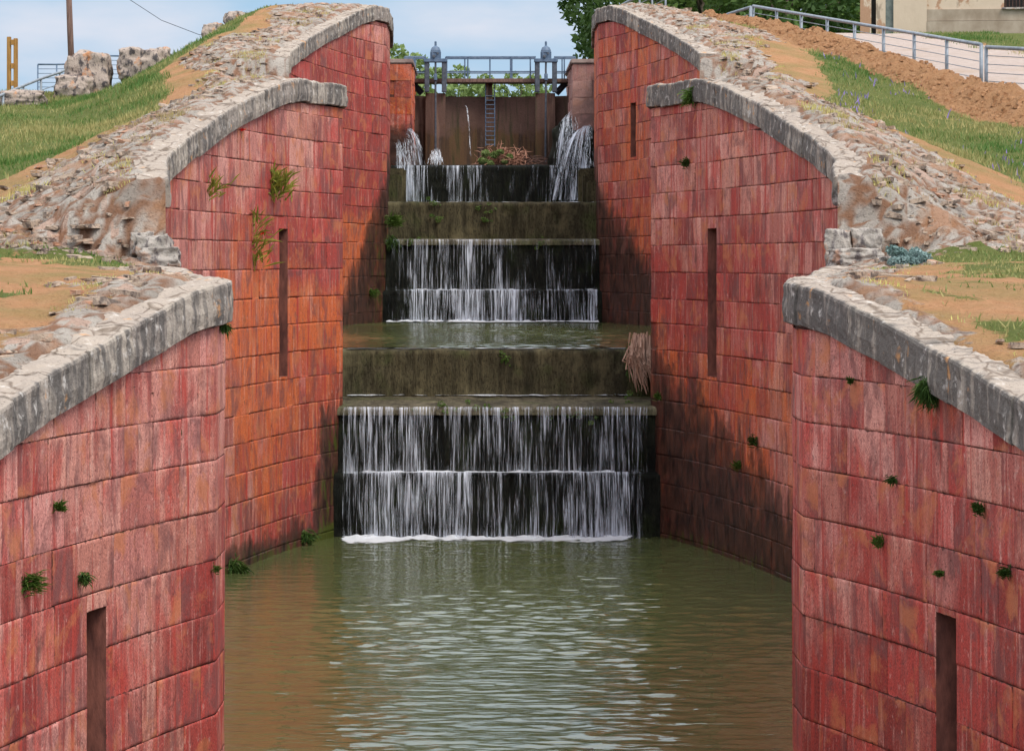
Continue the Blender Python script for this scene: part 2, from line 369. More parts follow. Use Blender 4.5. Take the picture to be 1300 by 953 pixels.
# gently smooth the plan curve
_yy = np.arange(5, 400, .05); _ww = np.interp(_yy, WY, WW)
_k = np.hanning(41); _k /= _k.sum(); _ws = np.convolve(np.pad(_ww, 20, 'edge'), _k, 'valid')
for g in GATES: # keep the jamb corner crisp
    m_ = (_yy > g - .8) & (_yy < g + 1.2); _ws = np.where(m_, _ww, _ws)
def w(Y): return np.interp(Y, _yy, _ws)
zk = [(5, -5), (22.8, -2.3), (25.4, -1.70), (27.9, -1.2), (29.4, -.95), (31.2, -.69), (32.6, -.46), (33.4, -.30), (34.1, -.22), (40, -.2), (46, -.1), (48.2, -.05), (48.9, 1.1), (51.2, 1.60), (54, 2.04), (57, 2.56), (60, 3.07), (61.5, 3.28), (62.6, 3.36), (65.2, 3.37), (72, 3.4), (78.7, 3.5), (79.4, 4.72), (81, 5.02), (84, 5.45), (87, 5.97), (90, 6.47), (92, 6.85), (93.5, 7.06), (98.2, 7.06), (100.2, 6.0), (104, 5.95), (400, 5.9)]
ZY = np.array([a for a, b in zk]); ZZ = np.array([b for a, b in zk])
def zc(Y): return np.interp(Y, ZY, ZZ)
def curve(tab, Y): return np.interp(Y, [a for a, b in tab], [b for a, b in tab])
RL = [(5, -5), (24, -2.2), (30, -.85), (34, -.3), (40, -.05), (47.0, .0), (48.6, .35), (55, 1.1), (60, 1.65), (75, 2.95), (88, 4.35), (95, 4.5), (130, 4.4), (300, 3.0)]
RR = [(5, -5), (24, -2.2), (30, -.85), (34, -.3), (40, -.05), (48, .1), (52, .55), (60, 1.5), (80, 4.0), (90, 5.4), (100, 6.7), (113, 7.3), (300, 7.6)]
zs = [(5, -5), (24, -2.2), (30, -.85), (34, -.3), (46, -.02), (48.0, .0), (49.2, 1.0), (54, 1.95), (60, 2.95), (63, 3.3), (70, 3.65), (79, 4.6), (84, 5.5), (90, 6.5), (93, 7.0), (98, 7.05), (102, 6.3), (110, 6.0), (400, 6)]
zsL = [(Y, z) for Y, z in zs if not 45 < Y < 50] + [(46.9, -.03), (47.7, .15), (49.3, .85), (50.5, 1.2)]; zsL.sort()
zsR = [(Y, z) for Y, z in zs if not 45 < Y < 59] + [(46.3, -.03), (48.2, .30), (51, .95), (54, 1.7), (57, 2.35)]; zsR.sort()
def fence_line(t): return (11.8 - 3.8 * t, 80 + 20 * t)
def H(s, u, Y, detail=True):
    u = np.asarray(u, float); Y = np.asarray(Y, float) + 0 * u
    near = zc(Y); mid = curve(zsL if s < 0 else zsR, Y); a = sstep(.6, 2.0, u); z = near * (1 - a) + mid * a
    if s < 0:
        u0 = curve([(40, 0), (60, .3), (75, 1), (95, 2.5), (110, 2.5)], Y); u1 = curve([(40, 3), (48, 3), (60, 5.2), (75, 5.6), (88, 6.3), (93, 7.5), (97, 9)], Y); R = curve(RL, Y)
    else:
        u0 = curve([(48, .2), (60, .5), (80, 1), (100, 1)], Y); u1 = curve([(48, 4.2), (60, 6), (80, 7), (100, 5.5), (115, 5)], Y); R = curve(RR, Y)
    b = sstep(0, 1, (u - u0) / (u1 - u0)); z = z * (1 - b) + R * b
    z = z - np.maximum(u - 14, 0) * (.02 if s < 0 else .004)
    if s > 0:   # heap of turned earth along the near side of the railing
        x = XC + u + w(Y); t = np.clip((Y - 66) / 20, -1, 1.6) ; fx = 11.8 - .19 * (Y - 80)
        dd = fx - .25 - x; h = sstep(0, .7, dd) * (1 - sstep(1.4, 2.5, dd)) * sstep(67, 72, Y) * (1 - sstep(99, 104, Y))
        z = z + h * (.32 + .14 * vnoise(x * 2.3, Y * 2.3, 0, 5))
    if detail: z = z + .10 * fbm(u * .55, Y * .55, s, 3, 11) * sstep(.4, 1.6, u)
    return z
def zones(s, u, Y):
    """weights: rubble, grass, tilled, path"""
    n = fbm(u * .5, Y * .22, s * 3.0, 4, 3)
    x = XC + s * (u + w(Y))
    if s < 0:
        rw = curve([(24, .8), (34, .9), (42, .8), (46.6, .9), (47.4, 3.3), (52, 3.1), (58, 2.4), (70, 2.2), (80, 2.5), (92, 2.0), (100, 1)], Y)
        gs = curve([(24, 1.7), (38, 2.5), (46, 3.5), (48.5, 3.9), (56, 3.3), (66, 3.0), (80, 3.0), (92, 2.6), (100, 2.2)], Y)
        rub = sstep(.45, -.45, u - rw * .85 + n * 1.4); gr = sstep(-.3, .3, u - gs + n * .9)
        til = 0 * u; pth = 0 * u
    else:
        rw = curve([(24, 1.1), (34, 1.0), (42, .9), (46.4, 1.2), (47.6, 3.0), (52, 3.3), (58, 2.8), (66, 2.4), (75, 2.5), (88, 2.4), (95, 2.6), (100, 2)], Y)
        gs = curve([(24, 2), (44, 2.4), (46, 1.6), (47.5, 1.6), (48.3, 4.0), (52, 4.4), (58, 3.8), (66, 3.2), (80, 3.2), (100, 3)], Y)
        rub = sstep(.45, -.45, u - rw * .85 + n * 1.5); gr = sstep(-.3, .3, u - gs + n * .9)
        fx = 11.8 - .19 * (Y - 80); dd = fx - x
        til = sstep(-.1, .25, dd) * (1 - sstep(2.1, 2.9, dd + n * .8)) * sstep(64, 71, Y + n * 4) * (1 - sstep(101, 104, Y))
        pth = sstep(.0, .3, -dd) * (1 - sstep(4.2, 5.2, -dd + n)) * sstep(60, 66, Y)
        far = sstep(104, 110, Y)
        gr = np.maximum(gr * (1 - far), far)
    gr = gr * (1 - til) * (1 - pth); rub = rub * (1 - til)
    terr = (1 - sstep(47.2, 48.2, Y))       # the lower terrace is mostly bare earth with tufts
    gr = gr * (1 - terr * .75) + terr * .8 * sstep(.0, .25, fbm(u * .9, Y * .8, s + 5.0, 3, 23)) * sstep(.4, 1, u) + terr * .6 * sstep(45.6, 47, Y) * sstep(.2, 1, u) * sstep(6, 3, u)
    return rub, gr, til, pth

# ------------------------------------------------------------------ ground (one object: both banks, each a heightfield from the wall outwards)
def bank(s):
    us = np.concatenate([np.arange(.16, 3.6, .075), np.arange(3.6, 10, .16), 10 * 1.18 ** np.arange(0, 24)])
    Ys = np.concatenate([np.arange(12, 27, .5), np.arange(27, 47.4, .14), np.arange(47.4, 49.6, .05), np.arange(49.6, 104, .12), 104 * 1.05 ** np.arange(0, 50)])
    U, YY = np.meshgrid(us, Ys, indexing='xy')
    bm_ = np.maximum(sstep(46.9, 47.3, YY) * sstep(49.8, 49.5, YY), sstep(78.5, 78.8, YY) * sstep(80.4, 80.1, YY))
    X = XC + s * (w(YY) + U - .17 * bm_ * sstep(.6, .16, U))
    Z = H(s, U, YY)
    rub, gr, til, pth = zones(s, U, YY)
    wx = X + .25 * fbm(X * 1.3, YY * 1.3, 0, 2, 40); wy = YY + .3 * fbm(X * 1.3, YY * 1.3, 3, 2, 41)
    f1, f2, cid = worley(wx * 2.6, wy * 1.5, 3); e = f2 - f1
    g1, g2, gid = worley(wx * 6.5, wy * 4.2, 9); e2 = g2 - g1
    relief = (.01 + .05 * cid) * sstep(.03, .16, e) + .025 * gid * sstep(.02, .2, e2)
    fade = sstep(.16, .5, U); Z = Z - .16 * sstep(.36, .16, U) * (1 - sstep(47.3, 47.8, YY) * sstep(49.6, 49.2, YY)) * (1 - sstep(78.6, 78.9, YY) * sstep(80.2, 79.8, YY))
    Z = Z + rub * relief * fade + til * (.10 * np.abs(vnoise(X * 4.5, YY * 4.5, 0, 8)) + .07 * vnoise(X * 9, YY * 9, 0, 9)) + .02 * vnoise(X * 5, YY * 5, 0, 2) * (1 - pth) + rub * .03 * vnoise(X * 7, YY * 6, 0, 12) + .35 * fbm(X * .1, YY * .1, 0, 3, 77) * sstep(10, 30, U)
    steep = sstep(47.0, 48.0, YY) * (1 - sstep(48.9, 49.8, YY)) * sstep(5.5, 3.5, U) * (1 if s < 0 else sstep(2.6, 1.4, U))
    Z = Z + steep * (.16 * vnoise(X * 3.2, YY * 3, Z * 3, 51) + .08 * vnoise(X * 7, YY * 6, Z * 7, 52))
    rub = np.maximum(rub, steep)
    V = np.stack([X, YY, Z], -1).reshape(-1, 3)
    q = grid_faces(len(Ys), len(us), 0, flip=(s > 0))
    zone = np.stack([rub, gr, til, np.ones_like(rub)], -1).reshape(-1, 4)
    cell = (.6 * cid + .4 * gid); ed = np.minimum(e, e2 * 1.6)
    return V, q[:, ::-1], zone, pth.ravel(), cell.ravel(), ed.ravel()
Vs, Qs, Zs, Ps, Cs, Es = [], [], [], [], [], []
off = 0
for s in (-1, 1):
    V, q, zn, pt, ce, ed = bank(s); Vs.append(V); Qs.append(q + off); Zs.append(zn); Ps.append(pt); Cs.append(ce); Es.append(ed); off += len(V)
# the bed of the canal beyond the dam and the far plain
g = np_mesh('ground', np.concatenate(Vs), np.concatenate(Qs), {'zone': ('FLOAT_COLOR', np.concatenate(Zs)), 'path': ('FLOAT', np.concatenate(Ps)), 'cell': ('FLOAT', np.concatenate(Cs)), 'edge': ('FLOAT', np.concatenate(Es))})
go = link_mesh('ground', g, M['ground'], smooth=True); tag(go, kind='structure')
mb = MB(); mb.box((0, 200, -10.4), (600, 420, .4)); mb.build('subsoil', simple('subsoil', (.2, .12, .07)))['kind'] = 'structure'

# ------------------------------------------------------------------ lock walls
def path(s, y0, y1):
    ys = np.arange(y0, y1 + .001, .02); xs = XC + s * w(ys)
    S = np.concatenate([[0], np.cumsum(np.hypot(np.diff(xs), np.diff(ys)))])
    tx, ty = np.gradient(xs), np.gradient(ys); ln = np.hypot(tx, ty); nx, ny = -s * ty / ln, s * tx / ln
    def at(q):
        q = np.clip(q, 0, S[-1])
        return np.interp(q, S, xs), np.interp(q, S, ys), np.interp(q, S, nx), np.interp(q, S, ny)
    return at, S[-1], ys, S
def tints(s, sec, Y, z):
    n = fbm(Y * .35, z * .35, s * 2.0 + sec, 3, 31)
    red = 0 * Y + .28; org = 0 * Y; dark = 0 * Y; moss = 0 * Y
    if sec == 0:
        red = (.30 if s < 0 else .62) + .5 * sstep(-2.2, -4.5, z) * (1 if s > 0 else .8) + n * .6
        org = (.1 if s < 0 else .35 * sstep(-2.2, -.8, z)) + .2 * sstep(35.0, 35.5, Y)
        moss = .30 * sstep(-4.6, -5.28, z)
    if sec == 1:
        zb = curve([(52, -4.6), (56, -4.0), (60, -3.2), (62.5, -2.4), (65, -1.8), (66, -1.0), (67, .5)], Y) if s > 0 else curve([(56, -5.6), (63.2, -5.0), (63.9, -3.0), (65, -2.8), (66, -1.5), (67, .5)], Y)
        dark = sstep(zb + .9, zb - 1.1, z)  # right wall: algae stain, painted darker to make up for a softened shadow
        if s < 0:
            red = .32 + .75 * sstep(57, 61, Y) * sstep(2.2, .6, z) + n * .5
            org = .80 * sstep(.2, -1.0, z) * sstep(-5.2, -3.4, z) * sstep(54, 60, Y) + n * .8
            moss = .52 * sstep(63.2, 64, Y) * sstep(-2.5, -3.2, z) + .6 * sstep(-4.9, -5.25, z)
        else:
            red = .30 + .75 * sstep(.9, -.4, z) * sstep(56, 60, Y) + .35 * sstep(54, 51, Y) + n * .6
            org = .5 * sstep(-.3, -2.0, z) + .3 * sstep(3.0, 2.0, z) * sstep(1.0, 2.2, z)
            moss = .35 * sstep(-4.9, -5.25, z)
    if sec == 1: wet_ = sstep(-4.75, -5.15, z + .25 * n)
    if sec == 2:
        if s < 0:
            zb = curve([(86, -1.9), (89, -1.4), (91.5, -.2), (93.5, 1.4), (96, 3)], Y); dark = sstep(zb + .8, zb - .8, z)
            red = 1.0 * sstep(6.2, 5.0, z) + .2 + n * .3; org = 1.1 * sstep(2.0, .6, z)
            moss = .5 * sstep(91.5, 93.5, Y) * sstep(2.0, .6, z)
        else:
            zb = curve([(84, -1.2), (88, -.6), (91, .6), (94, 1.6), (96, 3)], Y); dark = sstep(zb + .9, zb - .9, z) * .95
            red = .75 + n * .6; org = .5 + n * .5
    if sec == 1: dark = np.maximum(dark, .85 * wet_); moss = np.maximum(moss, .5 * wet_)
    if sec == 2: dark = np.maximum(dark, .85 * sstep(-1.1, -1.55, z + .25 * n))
    return np.clip(red, 0, 1.3), np.clip(org, 0, 1.3), np.clip(dark, 0, 1), np.clip(moss, 0, 1)
def lock_wall(s, sec, y0, y1, zbots, slots, label):
    root = empty('lock_wall', (XC + s * float(w((y0 + y1) / 2)), (y0 + y1) / 2, zbots[0][1]), label=label, cat='wall', group='red stone walls of the lock staircase')
    at, Ltot, ys, S = path(s, y0, y1)
    r = np.random.default_rng(100 + sec * 10 + (s > 0))
    sl = []
    for (yc, hw, zlo, zhi) in slots:
        sm = float(np.interp(yc, ys, S)); sl.append((sm - hw, sm + hw, zlo, zhi))
    TH = .43
    V = []; Q = []; BLK = []; TIN = []; MO = []; UV = []; SM = []; JT = []; base = 0
    def corez(q): x, y, _, _ = at(q); return zc(y) - np.where(((y > 47.0) & (y < 49.7)) | ((y > 78.5) & (y < 80.3)), .75, TH)
    def topz(q): x, y, _, _ = at(q); return zc(y) - np.where(((y > 47.6) & (y < 49.35)) | ((y > 78.9) & (y < 79.9)), .03, TH)
    def botz(q):
        x, y, _, _ = at(q)
        for yl, zb in zbots:
            if y <= yl: return zb
        return zbots[-1][1]
    zmin = min(b for _, b in zbots); zc0 = zmin; row = 0
    cuts = sorted({0.0, Ltot} | {a for q in sl for a in q[:2]})
    while zc0 < 7.2:
        ch = .5 * r.uniform(.92, 1.08); z0, z1 = zc0, zc0 + ch; zc0 = z1; row += 1
        q = 0.0; edges = [0.0]
        off0 = r.uniform(0, .5)
        while q < Ltot:
            q += r.choice([.42, .55, .7, .85, 1.0, 1.2]) * r.uniform(.9, 1.1) * (1 if len(edges) > 1 else off0 + .5); edges.append(min(q, Ltot))
        for a, b, zl, zh in sl:
            if z0 < zh and z1 > zl:
                edges = [e for e in edges if not (a - .18 < e < b + .18)] + [a, b]
        edges = sorted(edges)
        for a, b in zip(edges[:-1], edges[1:]):
            if b - a < .05: continue
            mid = (a + b) / 2; inslot = [q4 for q4 in sl if q4[0] - 1e-4 <= a and b <= q4[1] + 1e-4]
            zz0, zz1 = z0, z1
            if inslot:
                _, _, zl, zh = inslot[0]
                if z0 >= zl - .05 and z1 <= zh + .05: continue
                if z0 < zl < z1: zz1 = min(z1, zl)
                elif z0 < zh < z1: zz0 = max(z0, zh)
            zt_a, zt_b = min(zz1, topz(a)), min(zz1, topz(b))
            if botz(mid) > zz0 + .25 or max(zt_a, zt_b) < zz0 + .05: continue
            g = r.choice([.001, .0025, .005])
            nu = max(3, int((b - a) / .13) + 2); nv = max(3, int(ch / .12) + 2)
            tu = np.concatenate([[0, .0], np.linspace(0, 1, nu), [1, 1.]])
            # ring of recessed edge vertices makes the chamfered arris
            pu = np.concatenate([[a + g, a + g + .006], np.linspace(a + g + .035, b - g - .035, nu) if b - a > .12 else np.linspace(a + g + .012, b - g - .012, 3), [b - g - .006, b - g]])
            tv = np.concatenate([[0, .012], np.linspace(.07, .93, nv), [.988, 1]])
            PU, TV = np.meshgrid(pu, tv, indexing='ij')
            ztop = zt_a + (zt_b - zt_a) * (PU - a) / (b - a)
            ztop = np.maximum(ztop, zz0 + .02)
            PZ = (zz0 + g) + (ztop - g - zz0 - g) * TV
            edge = np.ones_like(PU); edge[0] = edge[-1] = 0; edge[:, 0] = edge[:, -1] = 0
            x, y, nx, ny = at(PU)
            dep = r.normal(0, .0035) + (PU - mid) * r.normal(0, .003) + .008 * fbm(PU * 3.3, PZ * 3.3, sec + s, 3, 5) + .003 * np.minimum(0, fbm(PU * 2.1, PZ * 5, sec, 3, 9) + .28)
            cornerd = np.hypot(np.minimum(PU - a, b - PU), np.minimum(PZ - zz0, ztop - PZ))
            dep = dep - .0 * sstep(.09, .0, cornerd) * r.uniform(-.8, 1.1)
            dep = dep * edge - .006 * (1 - edge)
            ed_ = np.minimum(np.minimum(PZ - zz0, ztop - PZ), np.minimum(PU - a, b - PU)); dep = dep - .0 * sstep(.035, 0, ed_) * np.maximum(0, fbm(PU * 4.5, PZ * 4.5, sec * 2.0 + s, 3, 27) - .12) * 3
            PZ = PZ + edge * .003 * r.normal(size=PU.shape)
            V.append(np.stack([x + nx * dep, y + ny * dep, PZ], -1).reshape(-1, 3))
            q_ = grid_faces(len(pu), len(tv), base, flip=(s < 0)); Q.append(q_); base += PU.size
            ii, jj = np.meshgrid(np.arange(len(pu) - 1), np.arange(len(tv) - 1), indexing='ij')
            SM.append(((ii > 0) & (ii < len(pu) - 2) & (jj > 0) & (jj < len(tv) - 2)).ravel())
            rb = r.uniform(size=3); BLK.append(np.tile([rb[0], rb[1], rb[2], 1], (PU.size, 1))); jt = np.zeros_like(PU); jv = r.uniform(.1, .8); jh = r.uniform(.35, .95); jt[0] = jt[-1] = jv; jt[1] = jt[-2] = jv * .7
            for c_, k_ in ((0, 1), (-1, 1), (1, .75), (-2, .75)): jt[:, c_] = np.maximum(jt[:, c_], jh * k_)
            JT.append(jt.ravel())
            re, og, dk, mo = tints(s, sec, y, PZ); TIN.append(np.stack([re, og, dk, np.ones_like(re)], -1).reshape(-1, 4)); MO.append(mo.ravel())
            UV.append(np.stack([PU + 40 * sec + 13 * s, PZ], -1).reshape(-1, 2))
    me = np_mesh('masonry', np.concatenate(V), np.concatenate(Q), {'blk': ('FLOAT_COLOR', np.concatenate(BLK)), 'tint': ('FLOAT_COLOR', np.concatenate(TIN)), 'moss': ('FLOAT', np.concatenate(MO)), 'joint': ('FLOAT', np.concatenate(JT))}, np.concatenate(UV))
    me.polygons.foreach_set('use_smooth', np.concatenate(SM))
    rebase(link_mesh('masonry', me, M['masonry'], root, smooth='keep'), root)
    # mortar core behind the block faces
    mb = MB(); st = sorted(set(np.round(np.arange(0, Ltot, .5), 3)) | set(cuts) | {Ltot})
    st = [q for q in st if not any(a < q < b for a, b, _, _ in sl)]
    def pt(q, d, z): x, y, nx, ny = at(q); return (float(x + nx * d), float(y + ny * d), float(z))
    for a, b in zip(st[:-1], st[1:]):
        if b - a < 1e-3: continue
        zb = botz((a + b) / 2); spans = [(zb, None)]
        for q4 in sl:
            if abs(a - q4[0]) < .01: spans = [(zb, q4[2]), (q4[3], None)]
        for lo, hi in spans:
            h1, h2 = (topz(a), topz(b)) if hi is None else (hi, hi)
            mb.add([pt(a, -.03, lo), pt(b, -.03, lo), pt(b, -.03, h2), pt(a, -.03, h1)], [(0, 1, 2, 3)])
    # a thick body: back face and top so that the wall is a solid from the side too
    for a, b in zip(st[:-1], st[1:]):
        zb = botz((a + b) / 2); h1, h2 = corez(a), corez(b)
        mb.add([pt(a, -.9, zb), pt(b, -.9, zb), pt(b, -.9, h2), pt(a, -.9, h1), pt(b, -.03, h2), pt(a, -.03, h1)], [(0, 1, 2, 3), (3, 2, 4, 5)])
    mb.build('mortar_core', M['joint'], root, world=True)
    for a, b, zl, zh in sl:
        mb = MB(); fr = -.004; bk = -.75
        A = [pt(a, fr, zl), pt(b, fr, zl), pt(b, fr, zh), pt(a, fr, zh), pt(a, bk, zl), pt(b, bk, zl), pt(b, bk, zh), pt(a, bk, zh)]
        mb.add(A, [(0, 1, 5, 4), (1, 2, 6, 5), (2, 3, 7, 6), (3, 0, 4, 7), (4, 5, 6, 7)])
        mb.build('slot', M['slot'], root, world=True)
    # coping stones
    V = []; Q = []; BLK = []; UV = []; TOP = []; DK = []; base = 0; q = 0.0
    while q < Ltot - .05:
        ln = r.uniform(.75, 1.5); a, b = q, min(q + ln, Ltot)
        if Ltot - b < .4: b = Ltot
        q = b
        x, y, nx, ny = at((a + b) / 2)
        if (47.2 < y < 49.6) or (78.7 < y < 80.2): continue
        nu = max(4, int((b - a) / .07) + 2)
        pu = np.linspace(a + .004, b - .004, nu)
        ov = .085 + r.normal(0, .008)
        prof = [(-.05, -TH + .03), (ov - .03, -TH + .005), (ov - .004, -TH + .02), (ov, -TH + .06)] + [(ov + .006 * math.sin(i), -TH + .06 + (TH - .10) * i / 6) for i in range(1, 7)] + [(ov - .012, -.012), (ov - .04, .0)] + [(ov - .04 - d, .004) for d in (.05, .1, .16, .22, .28, .34, .40, .46)] + [(-.45, -.35)]
        pr = np.array(prof); PU, K = np.meshgrid(pu, np.arange(len(prof)), indexing='ij')
        D = pr[K, 0]; ZZ_ = pr[K, 1]
        x, y, nx, ny = at(PU)
        zt = zc(y) + r.normal(0, .008) + (PU - a - (b - a) / 2) * r.normal(0, .008)
        isend = (PU < a + .01) | (PU > b - .01)
        rough = .018 * fbm(PU * 4, ZZ_ * 5 + D * 5, sec * 3 + s, 4, 15) + .016 * fbm(PU * 11, ZZ_ * 11 + D * 11, 2 + s, 3, 16)
        chip = .035 * np.maximum(0, fbm(PU * 2.6, ZZ_ * 1.2, 8.0 + sec, 3, 18) - .15) * sstep(-.15, 0, ZZ_)
        toprel = np.where((ZZ_ > -.02) & (D < ov - .05), .06 * fbm(PU * 4, D * 6, 1, 4, 19) - .01, 0)
        D2 = D + rough * 1.3 - chip - isend * .010; Z2 = zt + ZZ_ + rough * .6 + toprel - chip - isend * .006
        if sec == 1: Z2 = Z2
        V.append(np.stack([x + nx * D2, y + ny * D2, Z2], -1).reshape(-1, 3))
        Q.append(grid_faces(len(pu), len(prof), base, flip=(s < 0))); 
        base += PU.size
        rb = r.uniform(size=3); BLK.append(np.tile([rb[0], rb[1], rb[2], 1], (PU.size, 1)))
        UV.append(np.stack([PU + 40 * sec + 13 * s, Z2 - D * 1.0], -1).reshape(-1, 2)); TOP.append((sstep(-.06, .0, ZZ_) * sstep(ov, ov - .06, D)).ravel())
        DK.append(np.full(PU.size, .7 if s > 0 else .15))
        m_ = len(prof)
        for n_ in (base - PU.size, base - m_): Q.append(np.array([[n_ + i, n_ + i + 1, n_ + m_ - 2 - i, n_ + m_ - 1 - i] for i in range((m_ - 1) // 2)]))
    if V:
        me = np_mesh('coping', np.concatenate(V), np.concatenate(Q), {'blk': ('FLOAT_COLOR', np.concatenate(BLK)), 'topf': ('FLOAT', np.concatenate(TOP)), 'dark': ('FLOAT', np.concatenate(DK))}, np.concatenate(UV))
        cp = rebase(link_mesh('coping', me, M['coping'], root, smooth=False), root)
    return root
SIDE = {-1: 'left', 1: 'right'}
for s in (-1, 1):
    nm = SIDE[s]
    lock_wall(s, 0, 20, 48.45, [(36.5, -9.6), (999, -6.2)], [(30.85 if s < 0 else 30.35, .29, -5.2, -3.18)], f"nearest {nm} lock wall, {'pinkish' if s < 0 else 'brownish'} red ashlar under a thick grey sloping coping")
    lock_wall(s, 1, 48.45, 79.1, [(66.5, -6.2), (999, -2.9)], [(61.35, .33, -2.1, .58)], f"middle {nm} lock wall beside the lower waterfall, {'pink above and orange below' if s < 0 else 'red with black algae and painted shade low down'}, with a tall slot")
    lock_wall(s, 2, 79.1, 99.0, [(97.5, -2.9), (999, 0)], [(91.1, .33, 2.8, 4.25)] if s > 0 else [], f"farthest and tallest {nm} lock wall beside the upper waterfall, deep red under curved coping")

# ------------------------------------------------------------------ water surfaces
def water_mat(name, c, wave=1.0, sx=1.0, rough=.06):
    m = NM(name, rough, .22); m.b.inputs['IOR'].default_value = 1.33
    m.color(m.mix(m.noise(.35, (1, 1, 1), 3), c, tuple(q * .75 for q in c)))
    n1 = m.noise(1, (1.1 * sx, 3.2 * sx, 1), 3, .5, dist=.4); n2 = m.noise(1, (3.2 * sx, 8.5 * sx, 1), 3, .55, 'Object', (3, 1, 0)); 
    b1 = m.bump(n1, .9 * wave, .07); m.bump(n2, .6 * wave, .025, b1)
    return m.m
WM = water_mat('green_canal_water', (.092, .108, .040), .3, rough=.06)
def water(name, x0, x1, y0, y1, z, amp=.010, dx=.10, dy=.05):
    xs = np.arange(x0, x1 + dx, dx); ys = np.arange(y0, y1 + dy, dy); XX, YY = np.meshgrid(xs, ys, indexing='ij')
    k = (.35 + .65 * sstep(-.35, .3, fbm(XX * .35, YY * .12, 2, 2, 55))) * (.75 + .25 * sstep(5, 2.2, abs(XX - XC - .6)))
    Z = z + amp * k * (1.3 * vnoise(XX * 3.4 + YY * .2, YY * 3.3, 0, 50) + 1.1 * vnoise(XX * 6.2 - YY * .3, YY * 6, 3, 51) + .4 * vnoise(XX * 9, YY * 9, 3, 52))
    me = np_mesh(name, np.stack([XX, YY, Z], -1).reshape(-1, 3), grid_faces(len(xs), len(ys), 0, True))
    o = link_mesh(name, me, WM, smooth=True); o['kind'] = 'structure'; return o
ZW1, ZW2, ZW3 = -5.28, -1.70, 1.70
water('pool_water', -5.6, 6.2, 36.2, 65.1, ZW1); water('pool_water', -5.6, 6.2, 67.0, 94.9, ZW2 - .02)
water('pool_water', -3.2, 3.7, 97.2, 101.2, ZW3 - .02); water('pool_water', -5.6, 6.2, 5, 35.9, -8.88, dy=.15); water('canal_water', -2.9, 3.4, 107, 420, 4.9, dx=1, dy=1)

# ------------------------------------------------------------------ vegetation helpers
def leaf_cloud(centers, radii, n, size, r, flat=.75, dens_edge=.5):
    """leaf quads spread through clumps"""
    centers = np.asarray(centers); radii = np.asarray(radii); k = r.choice(len(centers), n, p=radii ** 2 / (radii ** 2).sum())
    d = r.normal(size=(n, 3)); d /= np.linalg.norm(d, axis=1)[:, None]; rr = r.uniform(.35, 1, n) ** dens_edge
    C = centers[k] + d * (radii[k] * rr)[:, None] * np.array([1, 1, flat])
    a = r.normal(size=(n, 3)); a /= np.linalg.norm(a, axis=1)[:, None]; b = np.cross(a, r.normal(size=(n, 3))); b /= np.linalg.norm(b, axis=1)[:, None]
    sz = (size * r.uniform(.6, 1.4, n))[:, None]
    V = np.stack([C - a * sz, C + b * sz * .5, C + a * sz, C - b * sz * .5], 1).reshape(-1, 3)
    Q = np.arange(4 * n).reshape(n, 4); kv = r.uniform(0, 1, len(centers))[k]
    var = np.clip(.55 * kv + .45 * r.uniform(size=n), 0, 1)
    return V, Q, np.repeat(np.stack([var, var, var, np.ones(n)], 1), 4, axis=0)
# ------------------------------------------------------------------ weirs
def algae_mat(name, a, b, c):
    m = NM(name, .75, .14)
    st = m.noise(1, (9, 4, 1.1), 5, .65); f = m.noise(30, (1, 1, .4), 4, .7); bl = m.noise(1.2, (1, 1, 1), 4)
    col = m.mix(m.ramp(st, [(.35, 0), (.65, 1)]), a, b); col = m.mix(m.ramp(bl, [(.52, 0), (.68, .7)]), col, c)
    col = m.mix(m.ramp(f, [(.35, .8), (.5, 0)]), col, tuple(q * .3 for q in a))
    col = m.mix(m.ramp(m.noise(1, (2.2, 1, .5), 5, .65, 'Object', (6, 2, 1)), [(.48, 0), (.66, .8)]), col, tuple(q * .35 for q in a)); col = m.mix(m.ramp(m.noise(1, (1.1, 1, .9), 5, .65, 'Object', (1, 2, 9)), [(.56, 0), (.68, .5)]), col, tuple(min(1, q * 1.9) for q in b))
    m.color(col); n = m.bump(st, .8, .06); m.bump(f, .8, .03, n); return m.m
M['algae'] = algae_mat('algae_coated_stone', (.04, .034, .018), (.105, .09, .048), (.055, .07, .02))
M['wetdark'] = algae_mat('wet_black_stone', (.004, .005, .004), (.016, .017, .011), (.018, .026, .006))
M['shelfwet'] = algae_mat('wet_shelf', (.07, .06, .04), (.16, .14, .09), (.08, .09, .03))
def extrude(name, prof, x0, x1, mat, parent, rough=.03, dx=.07, seed=0):
    prof = np.array(prof, float); pts = [prof[0]]
    for p, q in zip(prof[:-1], prof[1:]):
        n = max(1, int(np.hypot(*(q - p)) / .07))
        for i in range(1, n + 1): pts.append(p + (q - p) * i / n)
    pts = np.array(pts); xs = np.arange(x0, x1 + dx, dx)
    XX, K = np.meshgrid(xs, np.arange(len(pts)), indexing='ij'); Y = pts[K, 0]; Z = pts[K, 1]
    d = rough * fbm(XX * 2.5, Y * 3 + Z * 1.3, seed, 4, seed + 3) * 2 + rough * .6 * fbm(XX * 8, Z * 4 + Y * 8, seed, 2, seed + 8)
    V = np.stack([XX, Y - abs(d), Z + d * .35], -1).reshape(-1, 3)
    me = np_mesh(name, V, grid_faces(len(xs), len(pts), 0))
    o = link_mesh(name, me, mat, parent, smooth=True); rebase(o, parent); return o
